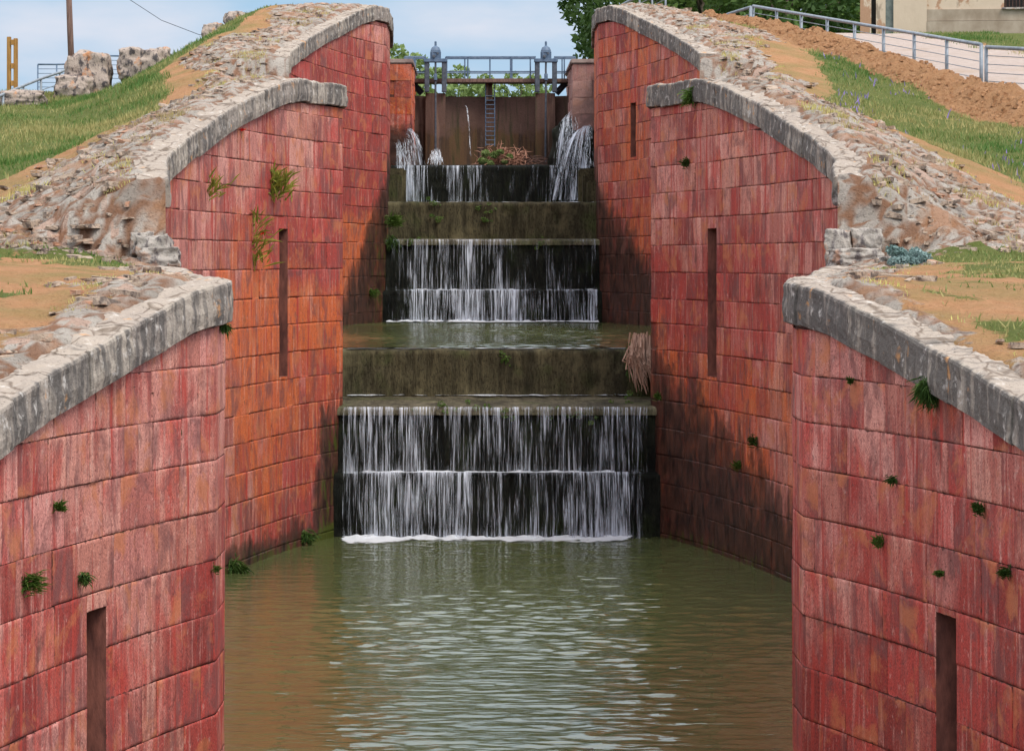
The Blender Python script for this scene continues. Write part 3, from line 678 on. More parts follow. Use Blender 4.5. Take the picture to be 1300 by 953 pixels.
def weir(yl, yf, ztop, zshelf, zfront, zledge, zwat, label):
    root = empty('weir', (XC, yf, zwat), label=label, cat='weir', group='stone weirs across the locks')
    x0, x1 = XC - 3.15, XC + 3.15
    extrude('upper_step', [(yl + 1.0, ztop - 1.5), (yl + .9, ztop - .06), (yl + .5, ztop - .02), (yl + .12, ztop - .02), (yl, ztop - .07), (yl - .03, zshelf)], x0, x1, M['algae'], root, .045, seed=int(yl))
    extrude('shelf', [(yl + .2, zshelf - .1), (yl, zshelf + .01), ((yl + yf) / 2, (zshelf + zfront) / 2), (yf + .05, zfront), (yf - .03, zfront - .05), (yf - .04, zfront - .16)], x0, x1, M['shelfwet'], root, .012, seed=int(yl) + 1)
    extrude('lower_face', [(yf + .05, zfront - .14), (yf, zledge + .03), (yf - .12, zledge), (yf - .24, zledge - .03), (yf - .26, zwat - .8)], x0, x1, M['wetdark'], root, .05, seed=int(yl) + 2)
    return root
weir(66.7, 64.9, -1.72, -2.68, -2.80, -4.08, ZW1, 'lower weir of dark stone with brown algae on its upper step')
weir(96.3, 94.6, ZW3, .62, .60, -.84, ZW2, 'upper weir of dark mossy stone between the far red walls')
weir(36.3, 35.0, ZW1 + .0, -6.2, -6.3, -7.6, -8.88, 'nearest weir just below the bottom of the view')

def dens_profile(x, spans):
    d = np.zeros_like(x)
    for a, b, v in spans: d = np.maximum(d, v * sstep(a - .12, a + .08, x) * (1 - sstep(b - .08, b + .12, x)))
    return d
def fall_sheet(name, parent, x0, x1, ytop, ztop, ybot, zbot, spans, fo=0, dx=.035, seed=0, throw=.12):
    xs = np.arange(x0, x1, dx); n = 26; t = np.linspace(0, 1, n)
    XX, T = np.meshgrid(xs, t, indexing='ij')
    Y = ytop + (ybot - ytop) * (1 - (1 - T) ** 2) + .03 * vnoise(XX * 6, T * 2, seed, 3); Z = ztop + (zbot - ztop) * T ** 1.35
    Z = Z - .0 * XX
    X = XX + .012 * vnoise(XX * 20, T * 3, seed, 4)
    d = dens_profile(XX, spans) + fo * sstep(.0, .25, T) * sstep(1, .5, T) * 0 + .16 * sstep(.85, 1, T) + .22 * sstep(.16, 0, T) * (dens_profile(XX, spans) > .3)
    uv = np.stack([XX + seed * 3.7, Z + seed], -1).reshape(-1, 2)
    me = np_mesh(name, np.stack([X, Y, Z], -1).reshape(-1, 3), grid_faces(len(xs), n), {'dens': ('FLOAT', np.clip(d, 0, 1).ravel())}, uv)
    return rebase(link_mesh(name, me, M['fall'], parent, smooth=True), parent)
def foam_mat():
    m = NM('white_foam', .5, .4); m.color((.82, .86, .9)); f = m.noise(1, (5, 9, 5), 5, .7); d = m.attr('dens').outputs['Fac']
    a = m.ramp(m.math('ADD', f, m.math('SUBTRACT', d, .5)), [(.48, 0), (.62, .85)]); m.l(a, m.b.inputs['Alpha']); m.bump(f, .9, .05); return m.m
M['foam'] = foam_mat()
def foam(parent, x0, x1, y0, y1, z, spans, seed, k=1.0):
    xs = np.arange(x0, x1, .05); ys = np.linspace(y0, y1, 22); XX, YY = np.meshgrid(xs, ys, indexing='ij')
    t = (YY - y0) / (y1 - y0)
    Z = z + .012 + .09 * np.maximum(0, fbm(XX * 5, YY * 5, seed, 3, 60) + .15) * sstep(.45, 1, t) * k
    d = (.40 + .62 * dens_profile(XX, spans)) * sstep(.0, .95, t + .28 * vnoise(XX * 1.7, YY * 0, seed, 61) + .15 * vnoise(XX * 6, YY * 2, seed, 62))
    me = np_mesh('foam', np.stack([XX, YY, Z], -1).reshape(-1, 3), grid_faces(len(xs), len(ys), 0, True), {'dens': ('FLOAT', np.clip(d, 0, 1).ravel())})
    return rebase(link_mesh('foam', me, M['foam'], parent, smooth=True), parent)
def px2x(px, Y): return (px - 613) / F * Y
def spans_px(lst, Y): return [(px2x(a, Y), px2x(b, Y), v) for a, b, v in lst]
wf = empty('waterfall', (XC, 64.6, ZW1), label='lower waterfall in white threads over a ledge into the nearest green pool', cat='waterfall', group='waterfalls')
up = spans_px([(434, 520, .62), (500, 560, .48), (560, 640, .45), (640, 700, .40), (690, 740, .42), (725, 815, .52), (815, 826, .25)], 64.8)
lo = spans_px([(432, 505, .42), (465, 600, .60), (600, 672, .40), (672, 745, .55), (745, 800, .70), (800, 815, .35)], 64.5)
fall_sheet('upper_curtain', wf, XC - 2.95, XC + 2.93, 64.83, -2.80, 64.64, -4.06, up, seed=1)
fall_sheet('upper_curtain', wf, XC - 2.95, XC + 2.93, 64.79, -2.81, 64.60, -4.06, [(a, b, v - .06) for a, b, v in up], seed=2)
fall_sheet('lower_curtain', wf, XC - 2.95, XC + 2.93, 64.62, -4.03, 64.34, ZW1, lo, seed=3)
fall_sheet('lower_curtain', wf, XC - 2.95, XC + 2.93, 64.58, -4.03, 64.28, ZW1, [(a, b, v - .05) for a, b, v in lo], seed=4)
foam(wf, XC - 3.0, XC + 3.0, 62.9, 64.45, ZW1, spans_px([(440, 800, .85)], 64.5), 1)
foam(wf, XC - 2.9, XC + 2.9, 60.2, 64.3, ZW1 - .006, [(-3, 4, -.10)], 8, .25)
foam(wf, XC - 2.6, XC + 2.3, 64.48, 64.72, -4.05, spans_px([(465, 700, .75), (700, 805, .9)], 64.6), 2, .6)
foam(wf, XC - 2.95, XC + 2.95, 66.1, 66.72, -2.66, spans_px([(437, 820, .35)], 66), 5, .3)
wf2 = empty('waterfall', (XC, 94.4, ZW2), label='upper waterfall spilling between the far red walls into the second pool', cat='waterfall', group='waterfalls')
up = spans_px([(488, 520, .34), (518, 672, .58), (672, 695, .15), (695, 748, .42), (748, 760, .55)], 94.5); lo = spans_px([(488, 520, .3), (519, 672, .66), (672, 692, .25), (692, 745, .45), (745, 761, .65)], 94.2)
fall_sheet('upper_curtain', wf2, XC - 2.96, XC + 2.94, 94.53, .60, 94.34, -.83, up, seed=5)
fall_sheet('lower_curtain', wf2, XC - 2.96, XC + 2.94, 94.33, -.80, 94.04, ZW2, lo, seed=6)
fall_sheet('lower_curtain', wf2, XC - 2.96, XC + 2.94, 94.29, -.80, 94.0, ZW2, lo, seed=7)
foam(wf, XC - 2.95, XC + 2.95, 66.66, 66.80, -1.74, [(-3, 4, .6)], 6, .2)
foam(wf2, XC - 2.95, XC + 2.95, 96.26, 96.42, 1.66, [(-3, 4, .6)], 7, .2)
foam(wf2, XC - 2.96, XC + 2.96, 92.4, 94.15, ZW2, spans_px([(490, 760, .75)], 94), 3)
foam(wf2, XC - 2.3, XC + 2.9, 94.14, 94.42, -.82, lo, 4, .6)

# ------------------------------------------------------------------ head of the lock: wing walls, dam, ledge
def concrete_mat():
    m = NM('stained_dam_render', .8, .3)
    st = m.noise(1, (4, 4, .35), 5, .6); n = m.noise(2, (1, 1, 1), 5, .6); f = m.noise(20, (1, 1, 1), 4, .7)
    col = m.mix(n, (.085, .048, .036), (.17, .095, .07))
    sp = m.n('ShaderNodeSeparateXYZ'); m.l(m.tc.outputs['Object'], sp.inputs[0])
    h = m.math('ADD', m.math('MULTIPLY', m.math('SUBTRACT', 1.55, sp.outputs['Z']), .5), m.math('MULTIPLY', m.math('SUBTRACT', n, .5), .7))
    low = m.ramp(h, [(.0, 0), (.12, 1)])
    col = m.mix(m.math('MULTIPLY', low, .85), col, m.mix(m.ramp(st, [(.4, 0), (.62, 1)]), (.028, .019, .012), (.15, .075, .03)))
    col = m.mix(m.ramp(st, [(.55, 0), (.66, .75)]), col, (.03, .035, .012)); col = m.mix(m.ramp(st, [(.34, .6), (.42, 0)]), col, (.24, .15, .11))
    col = m.mix(m.ramp(f, [(.3, .5), (.45, 0)]), col, (.03, .02, .015)); m.color(col); m.bump(f, .6, .02); return m.m
M['dam'] = concrete_mat()
M['greystone'] = simple('lichen_grey_stone', (.19, .13, .115), (.33, .25, .215), 3, bump=.6, dist=.04)
def wing(s, label):
    base = (XC + s * 2.7, 101.4, 1.0); root = empty('wing_wall', base, label=label, cat='wall', group='wing walls beside the dam')
    r = np.random.default_rng(5 + s)
    V = []; Q = []; B = []; T = []; MO = []; UV = []; b0 = 0
    # two faces of ashlar: the front one (facing downstream) and the inner one (facing the channel)
    xi = XC + s * 2.42; xo = XC + s * 5.5; y0, y1 = 101.4, 108.5
    for face in (0, 1):
        Lf = 3.08 if face == 0 else y1 - y0
        z = .4
        while z < 5.9:
            z1 = min(z + .5, 5.95); q = 0
            while q < Lf - .01:
                q1 = min(q + r.uniform(.45, 1.0), Lf)
                if Lf - q1 < .25: q1 = Lf
                pu = np.array([q + .002, q + .007, (q + q1) / 2, q1 - .007, q1 - .002]); tv = np.array([z + .002, z + .007, (z + z1) / 2, z1 - .007, z1 - .002])
                PU, PZ = np.meshgrid(pu, tv, indexing='ij'); e = np.ones_like(PU); e[0] = e[-1] = 0; e[:, 0] = e[:, -1] = 0
                dp = (r.normal(0, .012) + .01 * r.normal(size=PU.shape)) * e - .012 * (1 - e)
                if face == 0: X = xi + s * PU; Y = y0 - dp
                else: X = xi - s * dp; Y = y0 + PU
                V.append(np.stack([X, Y, PZ], -1).reshape(-1, 3)); Q.append(grid_faces(5, 5, b0)); b0 += 25
                rb = r.uniform(size=3); B.append(np.tile([*rb, 1], (25, 1)))
                dk = sstep(4.3, 3.5, PZ + .5 * (PU - 1) * (1 if s < 0 else -1) * .3); rd = np.full(25, .75 if s < 0 else .1); og = np.full(25, .55 if s < 0 else 0)  # on the left wing this dark tint is shade painted in lower down
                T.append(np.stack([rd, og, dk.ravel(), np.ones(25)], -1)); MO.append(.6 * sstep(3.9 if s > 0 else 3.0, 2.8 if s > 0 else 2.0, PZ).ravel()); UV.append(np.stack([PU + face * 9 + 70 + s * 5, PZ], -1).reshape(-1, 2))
                q = q1
            z = z1
    me = np_mesh('masonry', np.concatenate(V), np.concatenate(Q), {'blk': ('FLOAT_COLOR', np.concatenate(B)), 'tint': ('FLOAT_COLOR', np.concatenate(T)), 'moss': ('FLOAT', np.concatenate(MO))}, np.concatenate(UV))
    if s > 0: # right wing: a greyer stone
        m2 = M['masonry'].copy(); m2.name = 'grey_red_sandstone'
        bs = m2.node_tree.nodes['Principled BSDF']; src = bs.inputs['Base Color'].links[0].from_socket
        mx2 = m2.node_tree.nodes.new('ShaderNodeMix'); mx2.data_type = 'RGBA'; mx2.inputs['Factor'].default_value = .62; mx2.inputs['B'].default_value = (.20, .15, .135, 1)
        m2.node_tree.links.new(src, mx2.inputs['A']); m2.node_tree.links.new(mx2.outputs['Result'], bs.inputs['Base Color'])
        mat = m2
    else: mat = M['masonry']
    rebase(link_mesh('masonry', me, mat, root), root)
    mb = MB(); mb.box(((xi + xo) / 2 + s * .02, (y0 + y1) / 2 + .03, 3.15), (3.02, y1 - y0, 5.5)); mb.build('core', M['joint'], root, world=True)
    mb = MB(); mb.box(((xi + xo) / 2, (y0 + y1) / 2, 5.98), (3.2, y1 - y0 + .1, .14), bev=.03); mb.build('top_course', M['greystone'], root, world=True)
wing(-1, 'left wing wall beside the dam, red and orange stone with painted shade lower down'); wing(1, 'right wing wall beside the dam, grey lichened stone over green moss')
# concave dam
root = empty('dam', (XC, 107, 2.6), label='concave brown stained dam wall closing the top lock under the footbridge', cat='dam')
nx_, nz_ = 70, 40; xs = np.linspace(XC - 2.6, XC + 2.75, nx_); zz = np.linspace(1.4, 5.18, nz_)
XX, ZZm = np.meshgrid(xs, zz, indexing='ij'); yd = 106.1 + .75 * (1 - ((XX - XC) / 2.7) ** 2)
yb = yd + .35
Vd = np.concatenate([np.stack([XX, yd + .02 * fbm(XX * 2, ZZm * 2, 0, 3, 90), ZZm + .012 * vnoise(XX * 5, 0 * XX, 0, 2) * (ZZm > 5.1)], -1).reshape(-1, 3), np.stack([XX, yb, ZZm], -1).reshape(-1, 3)])
Qd = np.concatenate([grid_faces(nx_, nz_), grid_faces(nx_, nz_, nx_ * nz_, True)])
topq = np.array([[i * nz_ + nz_ - 1, nx_ * nz_ + i * nz_ + nz_ - 1, nx_ * nz_ + (i + 1) * nz_ + nz_ - 1, (i + 1) * nz_ + nz_ - 1] for i in range(nx_ - 1)])
me = np_mesh('dam_face', Vd, np.concatenate([Qd, topq])); rebase(link_mesh('dam_face', me, M['dam'], root, smooth=True), root)
for px in (553, 692):
    mb = MB(); x = px2x(px, 106.3); mb.box((x, 106.2, 4.0), (.62, .5, 2.5)); mb.build('gate_pier', M['dam'], root, world=True)
# the ledge below the dam
lg = empty('sill_ledge', (XC, 100.3, 1.2), label='dark wet sill ledge at the foot of the dam', cat='ledge')
extrude('sill_face', [(106.3, 2.9), (103, 2.88), (101.6, 2.86), (100.45, 2.84), (100.35, 2.78), (100.3, 1.2)], XC - 3.0, XC + 3.0, M['wetdark'], lg, .05, .1, 12)
for s in (-1, 1):
    for k in range(3):
        mb = MB(); mb.box((XC + s * (2.98 - .10 * k), 97.4 + k * .93, 1.35 + .2 * k), (.5, .9, 1.9), bev=.05); mb.build('side_block', M['algae'], lg, world=True)
# footbridge
fb = empty('footbridge', (XC, 107.0, 5.45), label='narrow footbridge with blue grey pipe railing over the dam', cat='footbridge')
YB = 106.6
def Xb(px): return px2x(px, YB)
def Zb(py): return (331 - py) / F * YB
mb = MB(); mb.box((Xb(622), YB, Zb(103.5)), (Xb(730) - Xb(512), .95, .13), bev=.02); mb.build('deck', M['oldwood'], fb, world=True)
mb = MB(); mb.box((Xb(621), YB + .1, (5.18 + Zb(107)) / 2 - .05), (.2, .5, .5)); mb.build('support', M['dam'], fb, world=True)
for s, px in ((1, 524), (-1, 718)):
    mb = MB(); mb.tube([(Xb(px), YB, Zb(106)), (Xb(px + 12 * s), YB, Zb(119))], .1, 4); mb.build('strut', M['darksteel'], fb, world=True)
for yr, pxs in ((YB - .42, (514, 526, 540, 566, 594, 604, 622, 648, 673, 677, 716, 730)), (YB + .42, (514, 527, 541, 567, 590, 622, 650, 680, 714, 730))):
    for px in pxs:
        if px in (604, 677) : continue
        mb = MB(); mb.tube([(px2x(px, YB), yr, 5.62), (px2x(px, YB), yr, Zb(73.5))], .022, 8); mb.build('railing_post', M['bluesteel'], fb, world=True)
    for (a, b) in ((514, 541), (566, 680), (703, 730)):
        for py in (73.5, 92, ):
            mb = MB(); mb.tube([(Xb(a), yr, Zb(py)), (Xb(b), yr, Zb(py))], .026 if py < 80 else .02, 8); mb.build('rail', M['bluesteel'], fb, world=True)
# sluice gear
def sluice(px, label, bend):
    x = px2x(px, 105.9); r_ = empty('sluice_gear', (x, 105.9, 5.2), label=label, cat='sluice gear', group='sluice gears on the dam')
    sc_ = 105.9 / F
    for s in (-1, 1):
        mb = MB(); mb.box((x + s * .27, 105.85, (Zb(80) + Zb(119)) / 2), (.15, .3, Zb(80) - Zb(119)), bev=.02); mb.build('upright', M['darksteel'], r_, world=True)
    mb = MB(); mb.box((x, 105.85, Zb(79)), (.74, .4, .11), bev=.015); mb.build('crossbeam', M['bluesteel'], r_, world=True)
    mb = MB(); mb.box((x, 105.85, Zb(72) - .02), (.34, .26, .34), bev=.05); mb.lathe((x, 105.85, Zb(69)), [(.16, 0), (.155, .08), (.12, .16), (.06, .2), (.035, .22), (.035, .34), (.02, .36)], 20); h = mb.build('gear_housing', M['bluesteel'], r_, smooth=False, world=True)
    mb = MB(); mb.tube([(x - .05, 105.72, Zb(74)), (x - .05, 105.6, Zb(74))], .05, 12); mb.tube([(x + .07, 105.72, Zb(70)), (x + .07, 105.66, Zb(70))], .03, 12); mb.build('crank_boss', M['darksteel'], h, world=True)
    mb = MB(); mb.tube([(x, 105.72, Zb(79)), (x + bend * .3, 105.72, Zb(92)), (x, 105.72, Zb(100)), (x + bend, 105.65, 2.95)], .032, 8); mb.build('lifting_rod', M['darksteel'], r_, world=True)
    mb = MB(); mb.tube([(x, 105.72, Zb(96)), (x, 105.7, Zb(104))], .055, 8); mb.build('collar', M['bluesteel'], r_, world=True)
sluice(553, 'left sluice gear with domed grey housing on two dark uprights', 0.0); sluice(693, 'right sluice gear with domed grey housing beside the bigger cascade', -.02)
ld = empty('ladder', (px2x(621, 106.4), 106.5, 2.9), label='thin grey iron ladder fixed to the middle of the dam', cat='ladder')
for px in (616.5, 628):
    mb = MB(); mb.tube([P(px, 104, 106.45), P(px, 186, 106.45)], .018, 6); mb.build('stile', M['bluesteel'], ld, world=True)
for i in range(12):
    y = 122 + i * 5.6; mb = MB(); mb.tube([P(616.5, y, 106.43), P(628, y, 106.43)], .014, 6); mb.build('rung', M['bluesteel'], ld, world=True)

# cascades at the dam: bundles of falling strands
def strands(name, root, srcs, n, seed, mat, r0=.009):
    r = np.random.default_rng(seed); mb = MB()
    for i in range(n):
        (a, b, spread, zend, k) = srcs[r.integers(len(srcs))]
        t0 = r.uniform(); p0 = a[0].lerp(a[1], t0); p1 = b[0].lerp(b[1], np.clip(t0 + r.normal(0, spread), 0, 1))
        jt = 1 if n > 30 else .2; p0 = p0 + Vector(r.normal(0, .03, 3)) * jt; p1 = p1 + Vector((r.normal(0, .06), r.normal(0, .10), 0)) * jt; pts = []; rs = []
        th = r.uniform(.5, 1); t_end = r.uniform(.75, 1)
        for j in range(12):
            t = j / 11 * t_end; q = p0.lerp(p1, t ** .75); q.z = p0.z + (p1.z - p0.z) * (t ** k)
            q.x += .012 * math.sin(j * 1.7 + i); pts.append(q); rs.append(r0 * th * (.35 + .9 * math.sin(math.pi * min(1, .12 + t * .85)) + .5 * r.uniform()))
        mb.tube(pts, rs, 5)
    return mb.build(name, mat, root, smooth=True, world=True)
ms = NM('white_water_strand', .3, .5); ms.color((.85, .9, .95))
al = ms.ramp(ms.noise(1, (14, 14, 3), 4, .6), [(.46, .0), (.70, .55)]); ms.l(al, ms.b.inputs['Alpha']); M['strand'] = ms.m
def cascade(label, srcs, n, seed, loc):
    r_ = empty('cascade', loc, label=label, cat='cascade', group='cascades at the dam'); r = np.random.default_rng(seed)
    for (a, b, spread, zend, k) in srcs:
        nu, nv = 40, 26; U_, T = np.meshgrid(np.linspace(0, 1, nu), np.linspace(0, 1, nv), indexing='ij')
        q0 = [np.array(v) for v in (a[0], a[1], b[0], b[1])]
        top = q0[0] + (q0[1] - q0[0]) * U_[..., None]; bot = q0[2] + (q0[3] - q0[2]) * U_[..., None]
        Pn = top + (bot - top) * (T ** .8)[..., None]; Pn[..., 2] = top[..., 2] + (bot[..., 2] - top[..., 2]) * T ** k
        wid = float(np.linalg.norm(q0[3] - q0[2])); sw = .09 * vnoise(U_ * 9, T * 2.5, seed, 6); Pn[..., 1] += sw - .12 * np.sin(np.pi * U_); Pn[..., 2] += .05 * vnoise(U_ * 14, T * 3, seed, 8) * (1 - T) + .10 * np.sin(U_ * np.pi) * (1 - T)
        d = (.85 + .25 * vnoise(U_ * 5, T * 3, seed, 9)) * sstep(0, .12, U_) * sstep(1, .88, U_) * (1 - .25 * T)
        uv = np.stack([U_ * wid + seed * 3 + k, Pn[..., 2]], -1).reshape(-1, 2)
        rebase(link_mesh('falling_sheet', np_mesh('falling_sheet', Pn.reshape(-1, 3), grid_faces(nu, nv), {'dens': ('FLOAT', np.clip(d, 0, 1).ravel())}, uv), M['fall'], r_, smooth=True), r_)
    strands('falling_strands', r_, srcs, n // 7, seed, M['strand']); return r_
YC = 101.0
cascade('left cascade leaping from the left wing wall beside the dam', [
    ((P(502, 182, 101.2), P(509, 184, 101.2)), (P(503, 254, 100), P(513, 254, 100)), .25, 0, 1.9),
    ((P(510, 185, 101.2), P(517, 176, 101.2)), (P(512, 254, 100), P(526, 254, 100)), .25, 0, 1.7),
    ((P(514, 173, 101.1), P(522, 166, 101.1)), (P(522, 212, 100.6), P(540, 212, 100.6)), .25, 0, 1.9)], 260, 1, P(515, 254, 100))
cascade('right cascade fanning out below the grey wing wall', [
    ((P(734, 168, 101.2), P(750, 160, 101.2)), (P(697, 254, 99.9), P(751, 254, 99.9)), .15, 0, 1.5),
    ((P(734, 168, 101.1), P(750, 160, 101.2)), (P(697, 254, 99.6), P(751, 254, 99.6)), .15, 0, 1.5),
    ((P(718, 150, 102), P(727, 142, 102)), (P(702, 215, 101), P(722, 212, 101)), .25, 0, 1.6),
    ((P(722, 160, 102), P(730, 142, 102)), (P(715, 190, 101), P(730, 190, 101)), .25, 0, 1.8)], 620, 2, P(725, 254, 100))
wj = empty('water_jet', P(597, 209, 106), label='thin white jet falling from a hole in the middle of the dam', cat='jet')
strands('falling_strands', wj, [((P(590, 134, 106.6), P(590, 134, 106.6)), (P(597, 210, 105.6), P(597, 210, 105.6)), .3, 0, 2.2)], 5, 3, M['strand'], .010)
wb = empty('water_spout', P(553, 210, 105.2), label='short white spout boiling up under the left sluice rod', cat='spout')
strands('spray', wb, [((P(551, 192, 105.4), P(556, 190, 105.4)), (P(547, 212, 104.6), P(560, 212, 104.6)), .3, 0, 1.5)], 50, 4, M['strand'], .02)
ts = empty('waterfall', (XC, 100.2, ZW3), label='topmost dark waterfall with thin threads below the dam ledge', cat='waterfall', group='waterfalls')
fall_sheet('curtain', ts, XC - 2.9, XC + 2.9, 100.25, 2.82, 100.05, 1.7, spans_px([(500, 545, .5), (527, 537, .72), (545, 600, .36), (566, 586, .62), (592, 612, .55), (612, 640, .18), (695, 752, .45)], 100.2), seed=9)
def moss(label_root, pts, seed, mat='leafmid'):
    r = np.random.default_rng(seed); cs = []; rs = []
    for px, py, Y, rx in pts:
        for k in range(7): cs.append(tuple(P(px, py, Y) + Vector((r.normal(0, rx), r.normal(0, .03), r.normal(-.05, .08))))); rs.append(r.uniform(.03, .09))
    V, Q, va = leaf_cloud(cs, rs, 260 * len(pts), .02, r); o = link_mesh('moss', np_mesh('moss', V, Q, {'var': ('FLOAT_COLOR', va)}), M[mat], label_root); rebase(o, label_root)
weirs_ = [o for o in bpy.data.objects if o.name.startswith('weir')]
moss(weirs_[0], [(560, 516, 64.95, .2), (590, 518, 64.9, .3), (640, 519, 64.9, .2), (700, 519, 64.9, .3), (740, 520, 64.9, .1), (790, 506, 65.6, .2), (640, 447, 66.65, .1)], 1)
moss(weirs_[1], [(549, 257, 96.2, .12), (556, 275, 96.15, .1), (612, 262, 96.2, .16), (618, 275, 96.2, .12), (690, 305, 94.6, .2), (520, 305, 94.6, .15)], 2)
# foot of the rock mound under the right cascade
def rock(name, loc, size, mat, seed, parent=None, boxy=.6, rot=0, sub=4, rough=.22):
    import bmesh
    bm = bmesh.new(); bmesh.ops.create_cube(bm, size=2); bmesh.ops.subdivide_edges(bm, edges=bm.edges[:], cuts=2 ** sub - 1, use_grid_fill=True)
    for v in bm.verts:
        c = v.co.copy(); sph = c.normalized() * 1.25; c = c * boxy + sph * (1 - boxy)
        n = mnoise.fractal(c * 1.3 + Vector((seed * 7.1, seed, 0)), .9, 2.1, 5) * rough; n2 = mnoise.noise(c * 5 + Vector((seed, 0, 3))) * .04
        c = c * (1 + n + n2); v.co = Vector((c.x * size[0] / 2, c.y * size[1] / 2, c.z * size[2] / 2))
    me = bpy.data.meshes.new(name); bm.to_mesh(me); bm.free()
    o = link_mesh(name, me, mat, parent, smooth=True); o.location = loc; o.rotation_euler = (0, 0, rot); return o
def bouldermat(name='boulder', a=(.33, .26, .215), b=(.50, .40, .33), dark=(.055, .05, .055), lich=(.55, .22, .07)):
    m = NM(name, .9, .2); n = m.noise(3, (1, 1, 1), 6, .62); n2 = m.noise(7, (1, 1, .6), 6, .65, 'Object', (3, 3, 3)); n3 = m.noise(2.2, (1, 1, 1), 5, .6, 'Object', (8, 1, 3)); f = m.noise(30, (1, 1, 1), 4, .7)
    col = m.mix(n, a, b); col = m.mix(m.ramp(n2, [(.50, 0), (.60, .9)]), col, dark); col = m.mix(m.ramp(n3, [(.56, 0), (.66, .9)]), col, lich)
    col = m.mix(m.ramp(f, [(.3, .7), (.42, 0)]), col, (.06, .05, .04)); m.color(col); q = m.bump(f, .7, .03); m.bump(n2, .8, .06, q); return m.m
M['boulder'] = bouldermat()
M['hewn'] = bouldermat('hewn_block', (.33, .29, .255), (.48, .43, .37), (.12, .10, .10), (.50, .28, .18))
rk = rock('mossy_outcrop', P(728, 215, 102.2), (1.3, 1.6, 2.6), M['wetdark'], 4, boxy=.3)
tag(rk, 'black mossy outcrop behind the right cascade', 'rock')

def make_tree(name, loc, h, crown_r, trunk_h, n, leaf, mat, seed, label, cat='tree', group=None, nclump=26, clump=.34):
    r = np.random.default_rng(seed); root = empty(name, loc, label=label, cat=cat, group=group)
    cs = []; rs = []; ch = h - trunk_h
    for i in range(nclump):
        t = (i + .5) / nclump; z = trunk_h + ch * t; R = crown_r * math.sin(math.pi * (.12 + .80 * t)) ** .7; a = i * 2.4 + r.uniform(-.4, .4); q = R * r.uniform(.35, .95)
        cs.append((math.cos(a) * q, math.sin(a) * q, z)); rs.append(crown_r * clump * r.uniform(.7, 1.25))
    V, Q, va = leaf_cloud(cs, rs, n, leaf, r)
    link_mesh('crown', np_mesh('crown', V, Q, {'var': ('FLOAT_COLOR', va)}), mat, root)
    mb = MB(); mb.tube([(0, 0, -.3), (.05, 0, trunk_h * .6), (0, .08, trunk_h), (.05, 0, trunk_h + ch * .7)], [h * .025, h * .02, h * .016, h * .005], 8)
    for c in cs[::2]: mb.tube([(0, 0, max(trunk_h * .8, c[2] - ch * .3)), (c[0] * .5, c[1] * .5, c[2] - ch * .1), c], [h * .008, h * .005, h * .002], 5)
    mb.build('trunk', M['bark'], root, smooth=True); return root
def copy_tree(o, loc, rz=0, scl=1, parent=None):
    c = o.copy(); COL.objects.link(c)
    if parent is not None: c.parent = parent
    else: c.location = loc; c.rotation_euler = (0, 0, rz); c.scale = (scl,) * 3 if not hasattr(scl, '__len__') else scl
    for ch in [q for q in bpy.data.objects if q.parent is o]: copy_tree(ch, None, parent=c)
    return c
# trees behind the top right bank
tA = make_tree('leafy_tree', (6.9, 150, 5.6), 11.5, 3.6, 1.2, 7500, .17, M['leafdark'], 21, 'big dark tree with leafy branches hanging left beside the footbridge', group='trees behind the right bank', nclump=34, clump=.3)
tB = make_tree('leafy_tree', (9.2, 142, 6.0), 10, 3.4, .5, 9000, .17, M['leafmid'], 22, 'fresh green tree behind the top of the right wall coping', group='trees behind the right bank', nclump=30, clump=.4)
tC = make_tree('leafy_tree', (12.2, 136, 6.6), 9, 3.1, .3, 9000, .16, M['leafdark'], 23, 'dark bushy tree behind the upper end of the steel railing', group='trees behind the right bank', nclump=26, clump=.42)
more = [((14.7, 140, 6.8), tB, .95, 'bright green tree just left of the ruined house'), ((7.2, 158, 6), tC, 1.25, 'dark rounded tree second from the footbridge, filling the gap in the row'),
        ((11.0, 154, 6.3), tA, 1.0, 'tall dark tree rising behind the fresh green one'), ((17.5, 152, 7), tC, 1.2, 'dark tree showing against the left corner of the ruined house'), ((20.5, 165, 7), tA, 1.1, 'tall tree hidden mostly by the ruined house')]
for i, (l, src, k, lb) in enumerate(more):
    c = copy_tree(src, l, 1.1 + i * 1.7, k); c['label'] = lb
# low trees far beyond the dam, seen under and through the railing
sp = [(512, 62, 'pale sapling at the left end of the footbridge'), (531, 74, 'pale young tree behind the left sluice gear'), (578, 88, 'feathery pale tree right of the left sluice gear'), (612, 99, 'low pale tree left of the ladder, behind the railing'), (655, 96, 'pale green tree right of the ladder, behind the railing'), (684, 100, 'last small pale tree before the right sluice gear')]
pal = None
for i, (px, py, lb) in enumerate(sp):
    Y = 190 + 9 * i; top = (331 - py) / F * Y; x = px2x(px, Y); zb = 3.4
    if pal is None: pal = make_tree('young_tree', (x, Y, zb), 6.0, 1.3, .6, 2600, .12, M['leafpale'], 31, lb, group='pale trees beyond the dam', nclump=18, clump=.36); src_h = 6.0; c = pal
    else: c = copy_tree(pal, (x, Y, zb), i * 1.3, 1); c['label'] = lb
    k = max(.5, (top - zb) / src_h); c.scale = (k, k, k)

